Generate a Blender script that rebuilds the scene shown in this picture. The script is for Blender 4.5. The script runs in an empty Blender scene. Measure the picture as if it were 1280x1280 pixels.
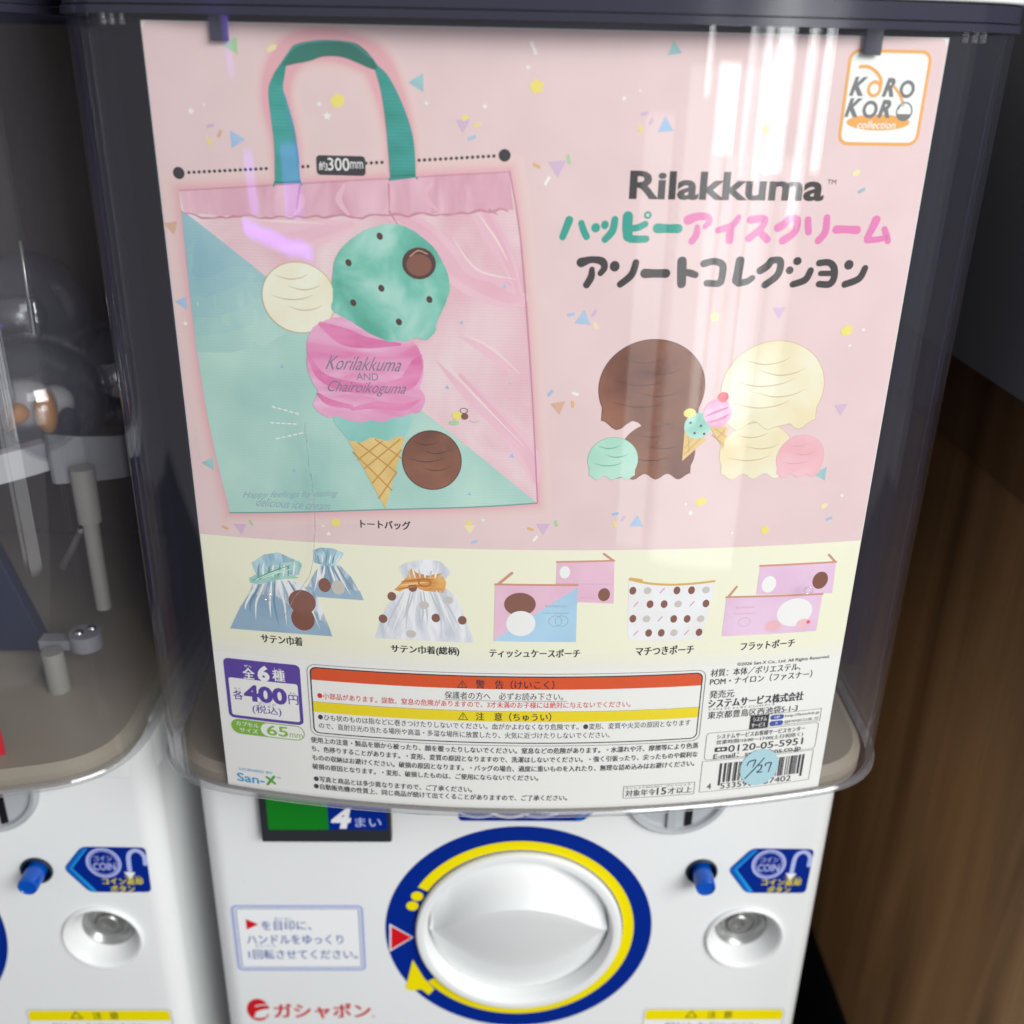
import bpy, bmesh, math, random
from mathutils import Vector, Matrix
random.seed(7)
S = bpy.context.scene
COL = S.collection
PI = math.pi

# ------------------------------------------------------------------ camera
cam_d = bpy.data.cameras.new('camera')
cam = bpy.data.objects.new('camera', cam_d)
COL.objects.link(cam)
S.camera = cam
cam_d.sensor_fit = 'HORIZONTAL'
cam_d.sensor_width = 36.0
cam_d.lens = 36.17
cam_d.clip_start = 0.01
cam_d.clip_end = 60
_p, _y, _r = math.radians(24.0778), math.radians(1.5564), math.radians(-1.2377)
_f = Vector((math.sin(_y) * math.cos(_p), math.cos(_y) * math.cos(_p), -math.sin(_p)))
_rt = Vector((math.cos(_y), -math.sin(_y), 0))
_dn = _f.cross(_rt)
_r2 = math.cos(_r) * _rt + math.sin(_r) * _dn
_d2 = -math.sin(_r) * _rt + math.cos(_r) * _dn
_m = Matrix((_r2, -_d2, -_f)).transposed().to_4x4()
_m.translation = (-0.0178, -0.3960, -0.0068)
cam.matrix_world = _m
cam_d.dof.use_dof = True
cam_d.dof.focus_distance = 0.385
cam_d.dof.aperture_fstop = 7.6

# ------------------------------------------------------------------ world, lamps, exposure
W = bpy.data.worlds.new('World')
S.world = W
W.use_nodes = True
W.node_tree.nodes['Background'].inputs[0].default_value = (0.98, 0.98, 1.0, 1)
W.node_tree.nodes['Background'].inputs[1].default_value = 0.33
S.view_settings.view_transform = 'Standard'
S.view_settings.look = 'None'
S.view_settings.exposure = 0.09
S.view_settings.gamma = 1.0
S.view_settings.use_curve_mapping = False
S.cycles.max_bounces = 10
S.cycles.transparent_max_bounces = 24
S.cycles.caustics_reflective = False
S.cycles.caustics_refractive = False
S.cycles.sample_clamp_indirect = 4.0
S.cycles.use_denoising = True

def lamp(name, loc, target, sx, sy, power, col=(1, 1, 1), roll=0.0):
    d = bpy.data.lights.new(name, 'AREA')
    d.shape = 'RECTANGLE'
    d.size, d.size_y = sx, sy
    d.energy = power
    d.color = col
    o = bpy.data.objects.new(name, d)
    COL.objects.link(o)
    o.location = loc
    q = (Vector(target) - Vector(loc)).to_track_quat('-Z', 'Y')
    o.rotation_euler = (q.to_matrix() @ Matrix.Rotation(roll, 3, 'Z')).to_euler()
    return o

# main light: two added, unseen area lamps set high at the right
lamp('added_key_lamp', (1.00, -1.20, 0.60), (.05, 0, -0.3), 1.2, 0.7, 30, (0.985, 1.0, 0.985))
lamp('added_key_lamp', (1.0, -2.2, 0.95), (0, 0, -0.3), 1.6, 0.7, 9, (0.99, 0.99, 1.0))
# daylight coming through the panes of the shop front, at the right behind the viewer
for a, w_, zz, hh, e in ((29.0, .05, -.05, .50, 1.7), (31.4, .11, -.03, .50, 2.2), (34.3, .04, -.10, .62, 1.7), (36.6, .07, -.05, .45, 1.5), (25.6, .13, -.13, .22, 1.5), (22.4, .03, .05, .30, 1.4),
                         (17.0, .16, -.80, 1.3, .24), (26.0, .62, -.78, 1.5, .32), (24.4, .05, -.62, .8, .42), (27.0, .10, -.62, .75, .34), (30.2, .13, -.65, .85, .36), (34.0, .10, -.60, .7, .30)):
    a = math.radians(a)
    d_ = 2.6 if e >= 1 else (2.74 if w_ > .5 else 2.67)
    loc = (d_ * math.sin(a), -0.05 - d_ * math.cos(a), zz)
    lamp('window_daylight', loc, (0.07, -0.05, zz), w_, hh, 14.0 * e * w_ * hh, (0.97, 1.0, 0.99))
# violet tubes of a lit sign across the aisle
for x, y, z, sx, sy, p, ro in ((-1.07, -1.75, -.385, .34, .030, .32, -.20), (-1.165, -1.73, -.27, .045, .13, .065, .1),
                           (-0.98, -1.78, -.262, .045, .15, .075, .05), (-1.235, -1.7, .02, .05, .17, .07, .1)):
    lamp('violet_tube', (x, y, z), (-.09, -.05, z), sx, sy, p, (0.24, 0.11, 1.0), ro)

# ------------------------------------------------------------------ materials
def lin(c):
    c /= 255.0
    return c / 12.92 if c <= 0.04045 else ((c + 0.055) / 1.055) ** 2.4
def rgb(r, g, b, k=1.12):
    return tuple(min(.86, lin(v) * k) for v in (r, g, b)) + (1,)

def mat(name, col, rough=.45, spec=.4, metal=0.0, bump=0.0, bscale=400, **kw):
    m = bpy.data.materials.new(name)
    m.use_nodes = True
    b = m.node_tree.nodes['Principled BSDF']
    b.inputs['Base Color'].default_value = col
    b.inputs['Roughness'].default_value = rough
    b.inputs['Specular IOR Level'].default_value = spec
    b.inputs['Metallic'].default_value = metal
    for k, v in kw.items():
        b.inputs[k.replace('_', ' ')].default_value = v
    nt = m.node_tree
    if bump:
        n = nt.nodes.new('ShaderNodeTexNoise'); n.inputs['Scale'].default_value = bscale
        n.inputs['Detail'].default_value = 3
        tc = nt.nodes.new('ShaderNodeTexCoord'); nt.links.new(tc.outputs['Object'], n.inputs['Vector'])
        bp = nt.nodes.new('ShaderNodeBump'); bp.inputs['Strength'].default_value = bump
        bp.inputs['Distance'].default_value = .0004
        nt.links.new(n.outputs['Fac'], bp.inputs['Height'])
        nt.links.new(bp.outputs['Normal'], b.inputs['Normal'])
    return m

def ink(name, r, g, b, k=1.12, rough=.5):
    c = rgb(r, g, b, k)
    return mat(name, (c[0], c[1], c[2] * .94, 1), rough, .25)

def mottled(name, c1, c2, scale=9.0, sx=1.0, sy=1.0, rot=0.0, lo=.35, hi=.65, detail=4, c3=None, weave=0.0, rough=.5, dist=0.0):
    """printed watercolour or cloth: noise between two inks in the print's own millimetres"""
    m = bpy.data.materials.new(name); m.use_nodes = True
    nt = m.node_tree; N = nt.nodes; L = nt.links
    b = N['Principled BSDF']
    b.inputs['Roughness'].default_value = rough
    b.inputs['Specular IOR Level'].default_value = .25
    uv = N.new('ShaderNodeUVMap'); uv.uv_map = 'art'
    mp = N.new('ShaderNodeMapping'); mp.inputs['Scale'].default_value = (sx, sy, 1)
    mp.inputs['Rotation'].default_value = (0, 0, rot)
    n = N.new('ShaderNodeTexNoise'); n.inputs['Scale'].default_value = scale
    n.inputs['Detail'].default_value = detail; n.inputs['Distortion'].default_value = dist
    r = N.new('ShaderNodeValToRGB')
    r.color_ramp.elements[0].position = lo; r.color_ramp.elements[0].color = c1
    r.color_ramp.elements[1].position = hi; r.color_ramp.elements[1].color = c2
    if c3:
        e = r.color_ramp.elements.new((lo + hi) / 2); e.color = c3
    L.new(uv.outputs[0], mp.inputs[0]); L.new(mp.outputs[0], n.inputs['Vector']); L.new(n.outputs['Fac'], r.inputs[0])
    out = r.outputs[0]
    if weave:
        wv = N.new('ShaderNodeTexWave'); wv.inputs['Scale'].default_value = 30; wv.bands_direction = 'Y'
        L.new(uv.outputs[0], wv.inputs['Vector'])
        mx = N.new('ShaderNodeMix'); mx.data_type = 'RGBA'; mx.blend_type = 'MULTIPLY'
        mr = N.new('ShaderNodeMapRange'); mr.inputs['To Max'].default_value = weave
        L.new(wv.outputs['Fac'], mr.inputs['Value']); L.new(mr.outputs[0], mx.inputs['Factor'])
        L.new(out, mx.inputs['A']); mx.inputs['B'].default_value = (.7, .7, .7, 1)
        out = mx.outputs['Result']
    L.new(out, b.inputs['Base Color'])
    return m

def clear(name, tint, refl=1.0, rough=.015, ior=1.49, haze=0.0, streak=0.0, hcol=(.78, .78, .82)):
    """clear moulded plastic: see-through body with a Fresnel gloss"""
    m = bpy.data.materials.new(name); m.use_nodes = True
    nt = m.node_tree; N = nt.nodes; L = nt.links
    for n in list(N):
        if n.type == 'BSDF_PRINCIPLED': N.remove(n)
    out = [n for n in N if n.type == 'OUTPUT_MATERIAL'][0]
    t = N.new('ShaderNodeBsdfTransparent'); t.inputs[0].default_value = tint + (1,)
    g = N.new('ShaderNodeBsdfGlossy'); g.inputs['Roughness'].default_value = rough
    g.inputs['Color'].default_value = (1, 1, 1, 1)
    f = N.new('ShaderNodeLayerWeight')                      # Schlick gloss, the same on both faces of the wall
    pw = N.new('ShaderNodeMath'); pw.operation = 'POWER'; pw.inputs[1].default_value = 5.0
    f0 = ((ior - 1) / (ior + 1)) ** 2
    ma = N.new('ShaderNodeMath'); ma.operation = 'MULTIPLY_ADD'; ma.inputs[1].default_value = (1 - f0) * .8; ma.inputs[2].default_value = f0
    mu = N.new('ShaderNodeMath'); mu.operation = 'MULTIPLY'; mu.inputs[1].default_value = refl; mu.use_clamp = True
    mx = N.new('ShaderNodeMixShader')
    L.new(f.outputs['Facing'], pw.inputs[0]); L.new(pw.outputs[0], ma.inputs[0])
    L.new(ma.outputs[0], mu.inputs[0]); L.new(mu.outputs[0], mx.inputs[0])
    base = t.outputs[0]
    if haze:
        d = N.new('ShaderNodeBsdfDiffuse'); d.inputs[0].default_value = hcol + (1,)
        m2 = N.new('ShaderNodeMixShader'); m2.inputs[0].default_value = haze
        L.new(t.outputs[0], m2.inputs[1]); L.new(d.outputs[0], m2.inputs[2]); base = m2.outputs[0]
    L.new(base, mx.inputs[1]); L.new(g.outputs[0], mx.inputs[2]); L.new(mx.outputs[0], out.inputs['Surface'])
    if streak:
        tc = N.new('ShaderNodeTexCoord'); mp = N.new('ShaderNodeMapping'); mp.inputs['Scale'].default_value = (70, 70, 1.6)
        nz = N.new('ShaderNodeTexNoise'); nz.inputs['Scale'].default_value = 1.0; nz.inputs['Detail'].default_value = 1.2
        bp = N.new('ShaderNodeBump'); bp.inputs['Strength'].default_value = streak; bp.inputs['Distance'].default_value = .002
        L.new(tc.outputs['Object'], mp.inputs[0]); L.new(mp.outputs[0], nz.inputs['Vector'])
        L.new(nz.outputs['Fac'], bp.inputs['Height']); L.new(bp.outputs[0], g.inputs['Normal'])
    return m

M = {}
M['shell'] = mat('white_plastic', (.78, .795, .79, 1), .32, .45, bump=.06, bscale=900)
M['shell_dim'] = mat('grey_white_plastic', (.48, .49, .50, 1), .35, .4)
M['shell_grey'] = mat('grey_plastic', (.22, .222, .235, 1), .3, .45)
M['bezel'] = mat('silver_grey_plastic', (.42, .44, .46, 1), .28, .5)
M['chrome'] = mat('steel', (.62, .62, .6, 1), .18, .5, 1.0)
M['lock_metal'] = mat('satin_zinc', (.34, .345, .34, 1), .30, .5, .55)
M['lock_face'] = mat('worn_zinc', (.40, .40, .385, 1), .34, .5, .75)
M['black'] = mat('black_plastic', (.006, .006, .007, 1), .5, .3)
M['socket'] = mat('dark_socket', (.012, .02, .035, 1), .35, .4)
M['blue_plastic'] = mat('blue_plastic', (.002, .10, .58, 1), .18, .5, Transmission_Weight=.25)
M['interior'] = mat('dark_interior', (.070, .066, .125, 1), .55, .3, bump=.1)
M['interior_brown'] = mat('brown_interior', (.13, .105, .075, 1), .6, .2)
M['beige'] = mat('beige_plastic', (.30, .262, .20, 1), .5, .4, bump=.05)
M['navy_clear'] = mat('navy_tinted_plastic', (.030, .029, .048, 1), .14, .5)
M['cover'] = clear('clear_plastic', (.985, .985, .99), 1.0, .022, ior=1.45, haze=.011, streak=.10, hcol=(.60, .59, .86))
M['rim'] = clear('clear_plastic_rim', (.86, .86, .86), 1.2, .08, haze=.10)
M['capsule'] = clear('capsule_plastic', (.90, .90, .92), 1.5, .03, haze=.03)
M['capsule_white'] = clear('capsule_plastic_milky', (.72, .72, .74), 1.2, .10, haze=.10)
M['metal_dull'] = mat('dull_metal', (.40, .40, .38, 1), .35, .5, .8)
M['tube'] = mat('ivory_plastic', (.27, .265, .235, 1), .4, .4)
M['navy'] = mat('navy_plastic', (.004, .012, .036, 1), .5, .2)
M['orange_toy'] = mat('orange_toy', (.75, .30, .02, 1), .4, .4)
M['white_toy'] = mat('pale_toy', (.78, .76, .70, 1), .4, .4)
M['red'] = ink('red_card', 190, 12, 30)

def scuff(m, amount=.06):
    nt = m.node_tree; N = nt.nodes; L = nt.links; b = N['Principled BSDF']
    tc = N.new('ShaderNodeTexCoord')
    n = N.new('ShaderNodeTexNoise'); n.inputs['Scale'].default_value = 14; n.inputs['Detail'].default_value = 8; n.inputs['Roughness'].default_value = .7
    n2 = N.new('ShaderNodeTexNoise'); n2.inputs['Scale'].default_value = 260; n2.inputs['Detail'].default_value = 2
    r2 = N.new('ShaderNodeMapRange'); r2.inputs['From Min'].default_value = .70; r2.inputs['From Max'].default_value = .78; r2.inputs['To Max'].default_value = .25
    mr = N.new('ShaderNodeMapRange'); mr.inputs['From Min'].default_value = .35; mr.inputs['From Max'].default_value = .75; mr.inputs['To Max'].default_value = amount * 2
    mx = N.new('ShaderNodeMix'); mx.data_type = 'RGBA'
    c = b.inputs['Base Color'].default_value[:]
    mx.inputs['A'].default_value = c; mx.inputs['B'].default_value = (c[0] * .80, c[1] * .79, c[2] * .76, 1)
    ad = N.new('ShaderNodeMath'); ad.operation = 'ADD'; ad.use_clamp = True
    L.new(tc.outputs['Object'], n.inputs['Vector']); L.new(tc.outputs['Object'], n2.inputs['Vector'])
    L.new(n.outputs['Fac'], mr.inputs['Value']); L.new(n2.outputs['Fac'], r2.inputs['Value'])
    L.new(mr.outputs[0], ad.inputs[0]); L.new(r2.outputs[0], ad.inputs[1]); L.new(ad.outputs[0], mx.inputs['Factor'])
    L.new(mx.outputs['Result'], b.inputs['Base Color'])
    mr3 = N.new('ShaderNodeMapRange'); mr3.inputs['To Min'].default_value = .26; mr3.inputs['To Max'].default_value = .44
    L.new(n.outputs['Fac'], mr3.inputs['Value']); L.new(mr3.outputs[0], b.inputs['Roughness'])
scuff(M['shell'])

# inks of the print
M['pink'] = mottled('pink_print', rgb(217, 191, 188, 1.08), rgb(222, 196, 193, 1.08), 4)
M['cream'] = ink('cream_print', 229, 226, 204)
M['cream2'] = ink('cream_fade_print_a', 227, 225, 209)
M['cream3'] = ink('cream_fade_print_b', 225, 224, 215)
M['paper'] = ink('white_paper', 226, 225, 224)
M['paper_edge'] = ink('paper_edge', 200, 200, 200)
for i in range(8):
    t = i / 7
    M['halo%d' % i] = ink('pink_glow_print_%d' % i, 218 - 3 * t, 192 - 40 * t * t, 190 - 26 * t * t)
M['dark'] = ink('charcoal_ink', 48, 46, 48, 1.0)
M['title_dark'] = ink('brown_black_ink', 52, 46, 42, 1.0)
M['teal_title'] = ink('teal_ink', 42, 150, 135)
M['pink_title'] = ink('rose_ink', 212, 116, 170)
M['ink_white'] = ink('white_ink', 235, 234, 232)
M['satin_light'] = ink('satin_light_print', 226, 234, 238)
M['satin_deep'] = ink('satin_deep_print', 112, 140, 162)
M['cloth_light'] = ink('cloth_light_print', 231, 203, 205)
M['white_deep'] = ink('white_fold_print', 186, 190, 198)
M['mint_deep'] = ink('mint_fold_print', 96, 150, 134)
M['mint_light'] = ink('mint_light_print', 196, 226, 214)
M['ribbon_deep'] = ink('ribbon_fold_print', 176, 108, 36)
M['ribbon_light'] = ink('ribbon_light_print', 236, 190, 124)
M['teal'] = mottled('teal_ribbon_print', rgb(38, 138, 122), rgb(62, 160, 150), 3, 1, 3, weave=.5)
M['teal_dark'] = mottled('dark_teal_ribbon_print', rgb(34, 104, 88), rgb(44, 122, 104), 3, weave=.4)
M['teal_blue'] = mottled('blue_teal_ribbon_print', rgb(56, 142, 150), rgb(70, 160, 170), 3, weave=.4)
M['bag_pink'] = mottled('pink_cloth_print', rgb(216, 168, 176), rgb(234, 207, 206), 3.2, 1, .6, .5, .34, .66, 5, weave=.2, dist=.8)
M['bag_band'] = mottled('pink_hem_print', rgb(196, 140, 156), rgb(224, 182, 192), 5, 1.6, .4, .2, .32, .66, 4, dist=.8)
M['bag_fold'] = ink('pink_fold_print', 190, 132, 150)
M['bag_fold2'] = mottled('pink_fold_soft_print', rgb(217, 165, 178), rgb(221, 178, 188), 4)
M['bag_fold3'] = mottled('pink_fold_faint_print', rgb(219, 175, 186), rgb(224, 185, 193), 4)
M['mint'] = mottled('mint_cloth_print', rgb(146, 190, 178), rgb(180, 212, 196), 3.0, 1, .8, .3, .3, .7, 5, weave=.15)
M['mint_blue'] = mottled('mint_blue_cloth_print', rgb(126, 170, 180), rgb(154, 190, 192), 3.5, 1, .7, .3, .3, .7, 4, weave=.15)
M['mint_mid'] = mottled('mint_mid_cloth_print', rgb(138, 182, 178), rgb(166, 202, 192), 3.5, 1, .7, .3, .3, .7, 4, weave=.15)
M['scoop_mint'] = mottled('mint_ice_print', rgb(78, 160, 138), rgb(160, 206, 190), 5.0, 1, 1, 0, .36, .64, 8, c3=rgb(112, 184, 162), dist=.6)
M['scoop_mint_line'] = ink('mint_ice_edge_print', 84, 165, 146)
M['scoop_pink'] = mottled('pink_ice_print', rgb(212, 118, 162), rgb(236, 182, 204), 4.5, .5, 1.6, .15, .36, .64, 8, dist=.8)
M['scoop_pink_dark'] = mottled('rose_ice_print', rgb(200, 82, 140), rgb(222, 140, 178), 6, .5, 1.6, .1, .35, .65, 8)
M['drip'] = mottled('mint_drip_print', rgb(126, 188, 174), rgb(150, 200, 190), 5)
M['cone'] = mottled('wafer_print', rgb(206, 172, 96), rgb(222, 192, 122), 6)
M['cone_line'] = ink('wafer_line_print', 186, 140, 70)
M['choc'] = mottled('chocolate_print', rgb(100, 58, 38), rgb(146, 96, 68), 3.4, 1, 1, 0, .34, .66, 7, dist=.5)
M['choc_dark'] = ink('dark_chocolate_print', 74, 46, 36)
M['vanilla'] = mottled('vanilla_print', rgb(222, 206, 160), rgb(234, 229, 204), 3.4, 1, 1, 0, .34, .66, 7, dist=.5)
M['vanilla_line'] = ink('vanilla_edge_print', 190, 168, 128)
M['mint_pale'] = mottled('pale_mint_print', rgb(158, 204, 180), rgb(176, 214, 194), 6)
M['rose_pale'] = mottled('pale_rose_print', rgb(220, 164, 168), rgb(228, 182, 186), 6)
M['cherry'] = ink('cherry_print', 218, 92, 110)
for i in range(5):
    t = i / 4
    M['dusk%d' % i] = mottled('mint_to_blue_print_%d' % i, rgb(143 - 16 * t, 187 - 16 * t, 178 + 3 * t), rgb(176 - 22 * t, 209 - 18 * t, 196 - 3 * t), 3.5, 1, .7, .3, .3, .7, 4, weave=.15)
M['c_blue'] = mottled('blue_confetti_print', rgb(140, 176, 208), rgb(166, 188, 210), 5)
M['c_teal'] = mottled('teal_confetti_print', rgb(134, 164, 186), rgb(150, 196, 186), 9)
M['c_lilac'] = ink('lilac_confetti_print', 200, 172, 200)
M['c_yellow'] = ink('yellow_confetti_print', 224, 210, 110)
M['c_pale'] = ink('pale_yellow_confetti_print', 226, 214, 168)
M['c_green'] = ink('green_confetti_print', 160, 198, 150)
M['c_tan'] = ink('tan_confetti_print', 204, 164, 140)
M['c_orange'] = ink('orange_confetti_print', 214, 170, 112)
M['c_white'] = ink('white_confetti_print', 238, 226, 226)
M['satin'] = mottled('blue_satin_print', rgb(128, 156, 176), rgb(160, 184, 198), 4, 1, 1, .4, .3, .7, 4)
M['satin_hi'] = mottled('satin_shine_print', rgb(132, 158, 176), rgb(230, 236, 238), 7, 3.2, .7, .35, .42, .60, 3, dist=1.0)
M['satin_mint'] = mottled('mint_satin_print', rgb(116, 172, 156), rgb(176, 212, 200), 9, 1.2, 2.6, .5, .35, .65, 3, dist=1.2)
M['satin_aqua'] = mottled('aqua_satin_print', rgb(112, 156, 172), rgb(188, 214, 220), 9, 2.6, 1.0, .2, .35, .65, 3, dist=1.2)
M['satin_white'] = mottled('white_satin_print', rgb(190, 194, 200), rgb(238, 238, 238), 6, 2.4, .7, .3, .36, .58, 4, dist=1.0)
M['ribbon_orange'] = mottled('orange_ribbon_print', rgb(196, 128, 50), rgb(224, 168, 92), 12, 1.2, 2.4, .4)
M['pouch_pink'] = mottled('pouch_pink_print', rgb(216, 172, 190), rgb(222, 184, 200), 5)
M['pouch_lilac'] = mottled('pouch_lilac_print', rgb(214, 178, 202), rgb(222, 192, 212), 5)
M['pouch_blue'] = mottled('pouch_blue_print', rgb(156, 192, 214), rgb(170, 204, 222), 5)
M['pouch_white'] = mottled('pouch_white_print', rgb(222, 220, 216), rgb(236, 234, 230), 6)
M['zip'] = ink('copper_zip_print', 196, 140, 118)
M['zip_gold'] = ink('gold_zip_print', 204, 164, 88)
M['faint'] = ink('faint_blue_ink', 140, 164, 180)
M['faint_rose'] = ink('faint_rose_ink', 196, 158, 178)
M['script'] = ink('slate_script_ink', 108, 112, 130)
M['seam'] = ink('teal_seam_print', 104, 152, 148)
M['brown_small'] = ink('small_brown_print', 124, 78, 60)
M['grey_small'] = ink('small_grey_print', 190, 184, 178)
M['purple'] = ink('purple_ink', 86, 62, 150)
M['lime'] = ink('lime_ink', 122, 172, 52)
M['orange_bar'] = ink('orange_ink', 208, 78, 24)
M['yellow_bar'] = ink('yellow_ink', 226, 204, 4)
M['red_ink'] = ink('red_ink', 200, 40, 44)
M['line'] = ink('grey_line_ink', 110, 110, 112)
M['ink_text'] = ink('grey_black_ink', 60, 60, 62, 1.0)
M['blue_ink'] = ink('blue_ink', 60, 80, 160)
M['cyan_logo'] = ink('cyan_ink', 40, 150, 200)
M['green_logo'] = ink('green_ink', 80, 160, 60)
M['logo_orange'] = ink('orange_logo_ink', 222, 158, 76)
M['logo_grey'] = ink('grey_logo_ink', 108, 108, 110)
M['logo_white'] = ink('logo_white_ink', 226, 230, 228)
M['sticker'] = ink('pale_blue_sticker', 164, 200, 212)
M['pen'] = ink('pen_ink', 34, 40, 56, 1.0)
# stickers on the machine
M['royal'] = mat('royal_blue_sticker', (.001, .020, .235, 1), .4, .12)
M['azure'] = mat('azure_sticker', (.005, .12, .50, 1), .4, .12)
M['sky'] = mat('sky_blue_sticker', (.02, .30, .68, 1), .4, .12)
M['pale_blue'] = mat('pale_blue_sticker_line', (.42, .47, .78, 1), .4, .12)
M['sun_yellow'] = mat('yellow_sticker', (.82, .69, .002, 1), .4, .12)
M['sig_red'] = mat('red_sticker', (.60, .008, .018, 1), .4, .12)
M['sig_white'] = mat('white_sticker', (.80, .81, .82, 1), .4, .12)
M['label_blue'] = mat('label_blue_line', (.10, .16, .42, 1), .4, .12)
M['label_text'] = mat('label_blue_text', (.045, .10, .34, 1), .4, .12)
M['logo_red'] = mat('logo_red', (.55, .012, .02, 1), .4, .12)
M['olive_text'] = mat('caution_text', (.10, .08, .01, 1), .4, .3)
M['grey_text'] = mat('caution_grey_text', (.22, .23, .25, 1), .4, .3)
M['glass_green'] = mat('green_sticker', (.006, .20, .014, 1), .25, .5)
M['window_frame'] = mat('smoked_window', (.025, .03, .035, 1), .15, .5)
M['glass_pane'] = clear('pane_plastic', (.86, .90, .88), 1.0, .03)

# ------------------------------------------------------------------ helpers
def tag(o, label, cat, group=None):
    o['label'] = label; o['category'] = cat
    if group: o['group'] = group
    return o
def empty(name, loc):
    o = bpy.data.objects.new(name, None)
    COL.objects.link(o); o.location = loc
    o.empty_display_size = .03
    return o
ORG = {}
def link(name, bm, mats, parent=None, smooth=False, origin=None, bevel=0):
    me = bpy.data.meshes.new(name)
    g = parent
    off = Vector((0, 0, 0))
    if origin is not None: off = Vector(origin)
    while g is not None:
        off += g.location; g = g.parent
    for v in bm.verts: v.co -= off
    bm.normal_update()
    if not bevel:
        for e in bm.edges:
            if len(e.link_faces) == 2 and e.calc_face_angle(0) > .6: e.smooth = False
    bm.to_mesh(me); bm.free()
    for m in mats: me.materials.append(m)
    if smooth:
        for p in me.polygons: p.use_smooth = True
    o = bpy.data.objects.new(name, me)
    COL.objects.link(o)
    if origin is not None: o.location = origin
    if parent: o.parent = parent
    if bevel:
        b = o.modifiers.new('bevel', 'BEVEL'); b.width = bevel; b.segments = 3; b.limit_method = 'ANGLE'
        b.angle_limit = math.radians(40)
        for p in me.polygons: p.use_smooth = True
        w = o.modifiers.new('wn', 'WEIGHTED_NORMAL'); w.keep_sharp = True
    return o
def add_box(bm, x0, x1, y0, y1, z0, z1, mi=0):
    vs = [bm.verts.new((x, y, z)) for x in (x0, x1) for y in (y0, y1) for z in (z0, z1)]
    for a in ((0, 1, 3, 2), (4, 6, 7, 5), (0, 4, 5, 1), (2, 3, 7, 6), (0, 2, 6, 4), (1, 5, 7, 3)):
        f = bm.faces.new([vs[i] for i in a]); f.material_index = mi
def box(x0, x1, y0, y1, z0, z1):
    bm = bmesh.new(); add_box(bm, x0, x1, y0, y1, z0, z1); return bm
def add_tube(bm, a, b, r0, r1=None, n=24, caps=True, mi=0):
    r1 = r0 if r1 is None else r1
    a, b = Vector(a), Vector(b)
    d = (b - a).normalized()
    u = d.orthogonal().normalized(); v = d.cross(u)
    rings = []
    for c, r in ((a, r0), (b, r1)):
        rings.append([bm.verts.new(c + (u * math.cos(2 * PI * i / n) + v * math.sin(2 * PI * i / n)) * r) for i in range(n)])
    for i in range(n):
        f = bm.faces.new((rings[0][i], rings[0][(i + 1) % n], rings[1][(i + 1) % n], rings[1][i])); f.material_index = mi; f.smooth = True
    if caps:
        f = bm.faces.new(rings[0][::-1]); f.material_index = mi
        f = bm.faces.new(rings[1]); f.material_index = mi
def add_path_tube(bm, pts, r, n=10, mi=0):
    rings = []
    pts = [Vector(p) for p in pts]
    for i, p in enumerate(pts):
        d = (pts[min(i + 1, len(pts) - 1)] - pts[max(i - 1, 0)]).normalized()
        u = Vector((0, 0, 1)) - d * d.z
        u = u.normalized() if u.length > .05 else d.orthogonal().normalized()
        v = d.cross(u)
        rr = r[i] if isinstance(r, (list, tuple)) else r
        rings.append([bm.verts.new(p + (u * math.cos(2 * PI * k / n) + v * math.sin(2 * PI * k / n)) * rr) for k in range(n)])
    for a, b in zip(rings, rings[1:]):
        for k in range(n):
            f = bm.faces.new((a[k], a[(k + 1) % n], b[(k + 1) % n], b[k])); f.smooth = True; f.material_index = mi
    bm.faces.new(rings[0][::-1]); bm.faces.new(rings[-1])
def add_lathe_y(bm, cx, cz, prof, n=64, sx=1.0, sz=1.0, mi=0, smooth=True, shift=(0, 0)):
    """profile of (radius, y) revolved about the Y axis through cx, cz; outward is -Y"""
    rings = []
    y00 = prof[0][1]
    for r, y in prof:
        k = (y - y00)
        if r < 1e-7:
            rings.append([bm.verts.new((cx + shift[0] * k, y, cz + shift[1] * k))])
        else:
            rings.append([bm.verts.new((cx + shift[0] * k + r * sx * math.cos(2 * PI * i / n), y, cz + shift[1] * k + r * sz * math.sin(2 * PI * i / n))) for i in range(n)])
    for a, b in zip(rings, rings[1:]):
        for i in range(n):
            j = (i + 1) % n
            if len(a) == 1 and len(b) == 1: continue
            if len(b) == 1: f = bm.faces.new((a[i], a[j], b[0]))
            elif len(a) == 1: f = bm.faces.new((a[0], b[j], b[i]))
            else: f = bm.faces.new((a[i], a[j], b[j], b[i]))
            f.material_index = mi; f.smooth = smooth
def add_sphere(bm, c, r, sx=1, sy=1, sz=1, n=24, mi=0, rot=None):
    mtx = Matrix.Translation(c) @ (rot or Matrix()) @ Matrix.Diagonal((r * sx, r * sy, r * sz, 1))
    g = bmesh.ops.create_uvsphere(bm, u_segments=n, v_segments=n // 2, radius=1, matrix=mtx)
    for v in g['verts']:
        for f in v.link_faces: f.material_index = mi; f.smooth = True

# ---- printed artwork: flat shapes in millimetres, laid on a curved card or a flat panel
CARD_W, CARD_Y = 126.0, -42.7
def card_map(s, y, off):                       # the poster: bowed outward, more so towards its foot
    g = (6.0 + .030 * -y) * (1 - (s / CARD_W) ** 2)
    slope = -2 * (6.0 + .030 * -y) * s / CARD_W ** 2
    nx, ny = -slope, -1.0
    l = math.hypot(nx, ny)
    # curve is Y = CARD_Y - g(s); its outward normal leans with the bow
    return Vector(((s - slope * off / l) / 1000, (CARD_Y - g - off / l) / 1000, y / 1000))
def panel_map(s, y, off):
    return Vector((s / 1000, -off / 1000, y / 1000))

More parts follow.
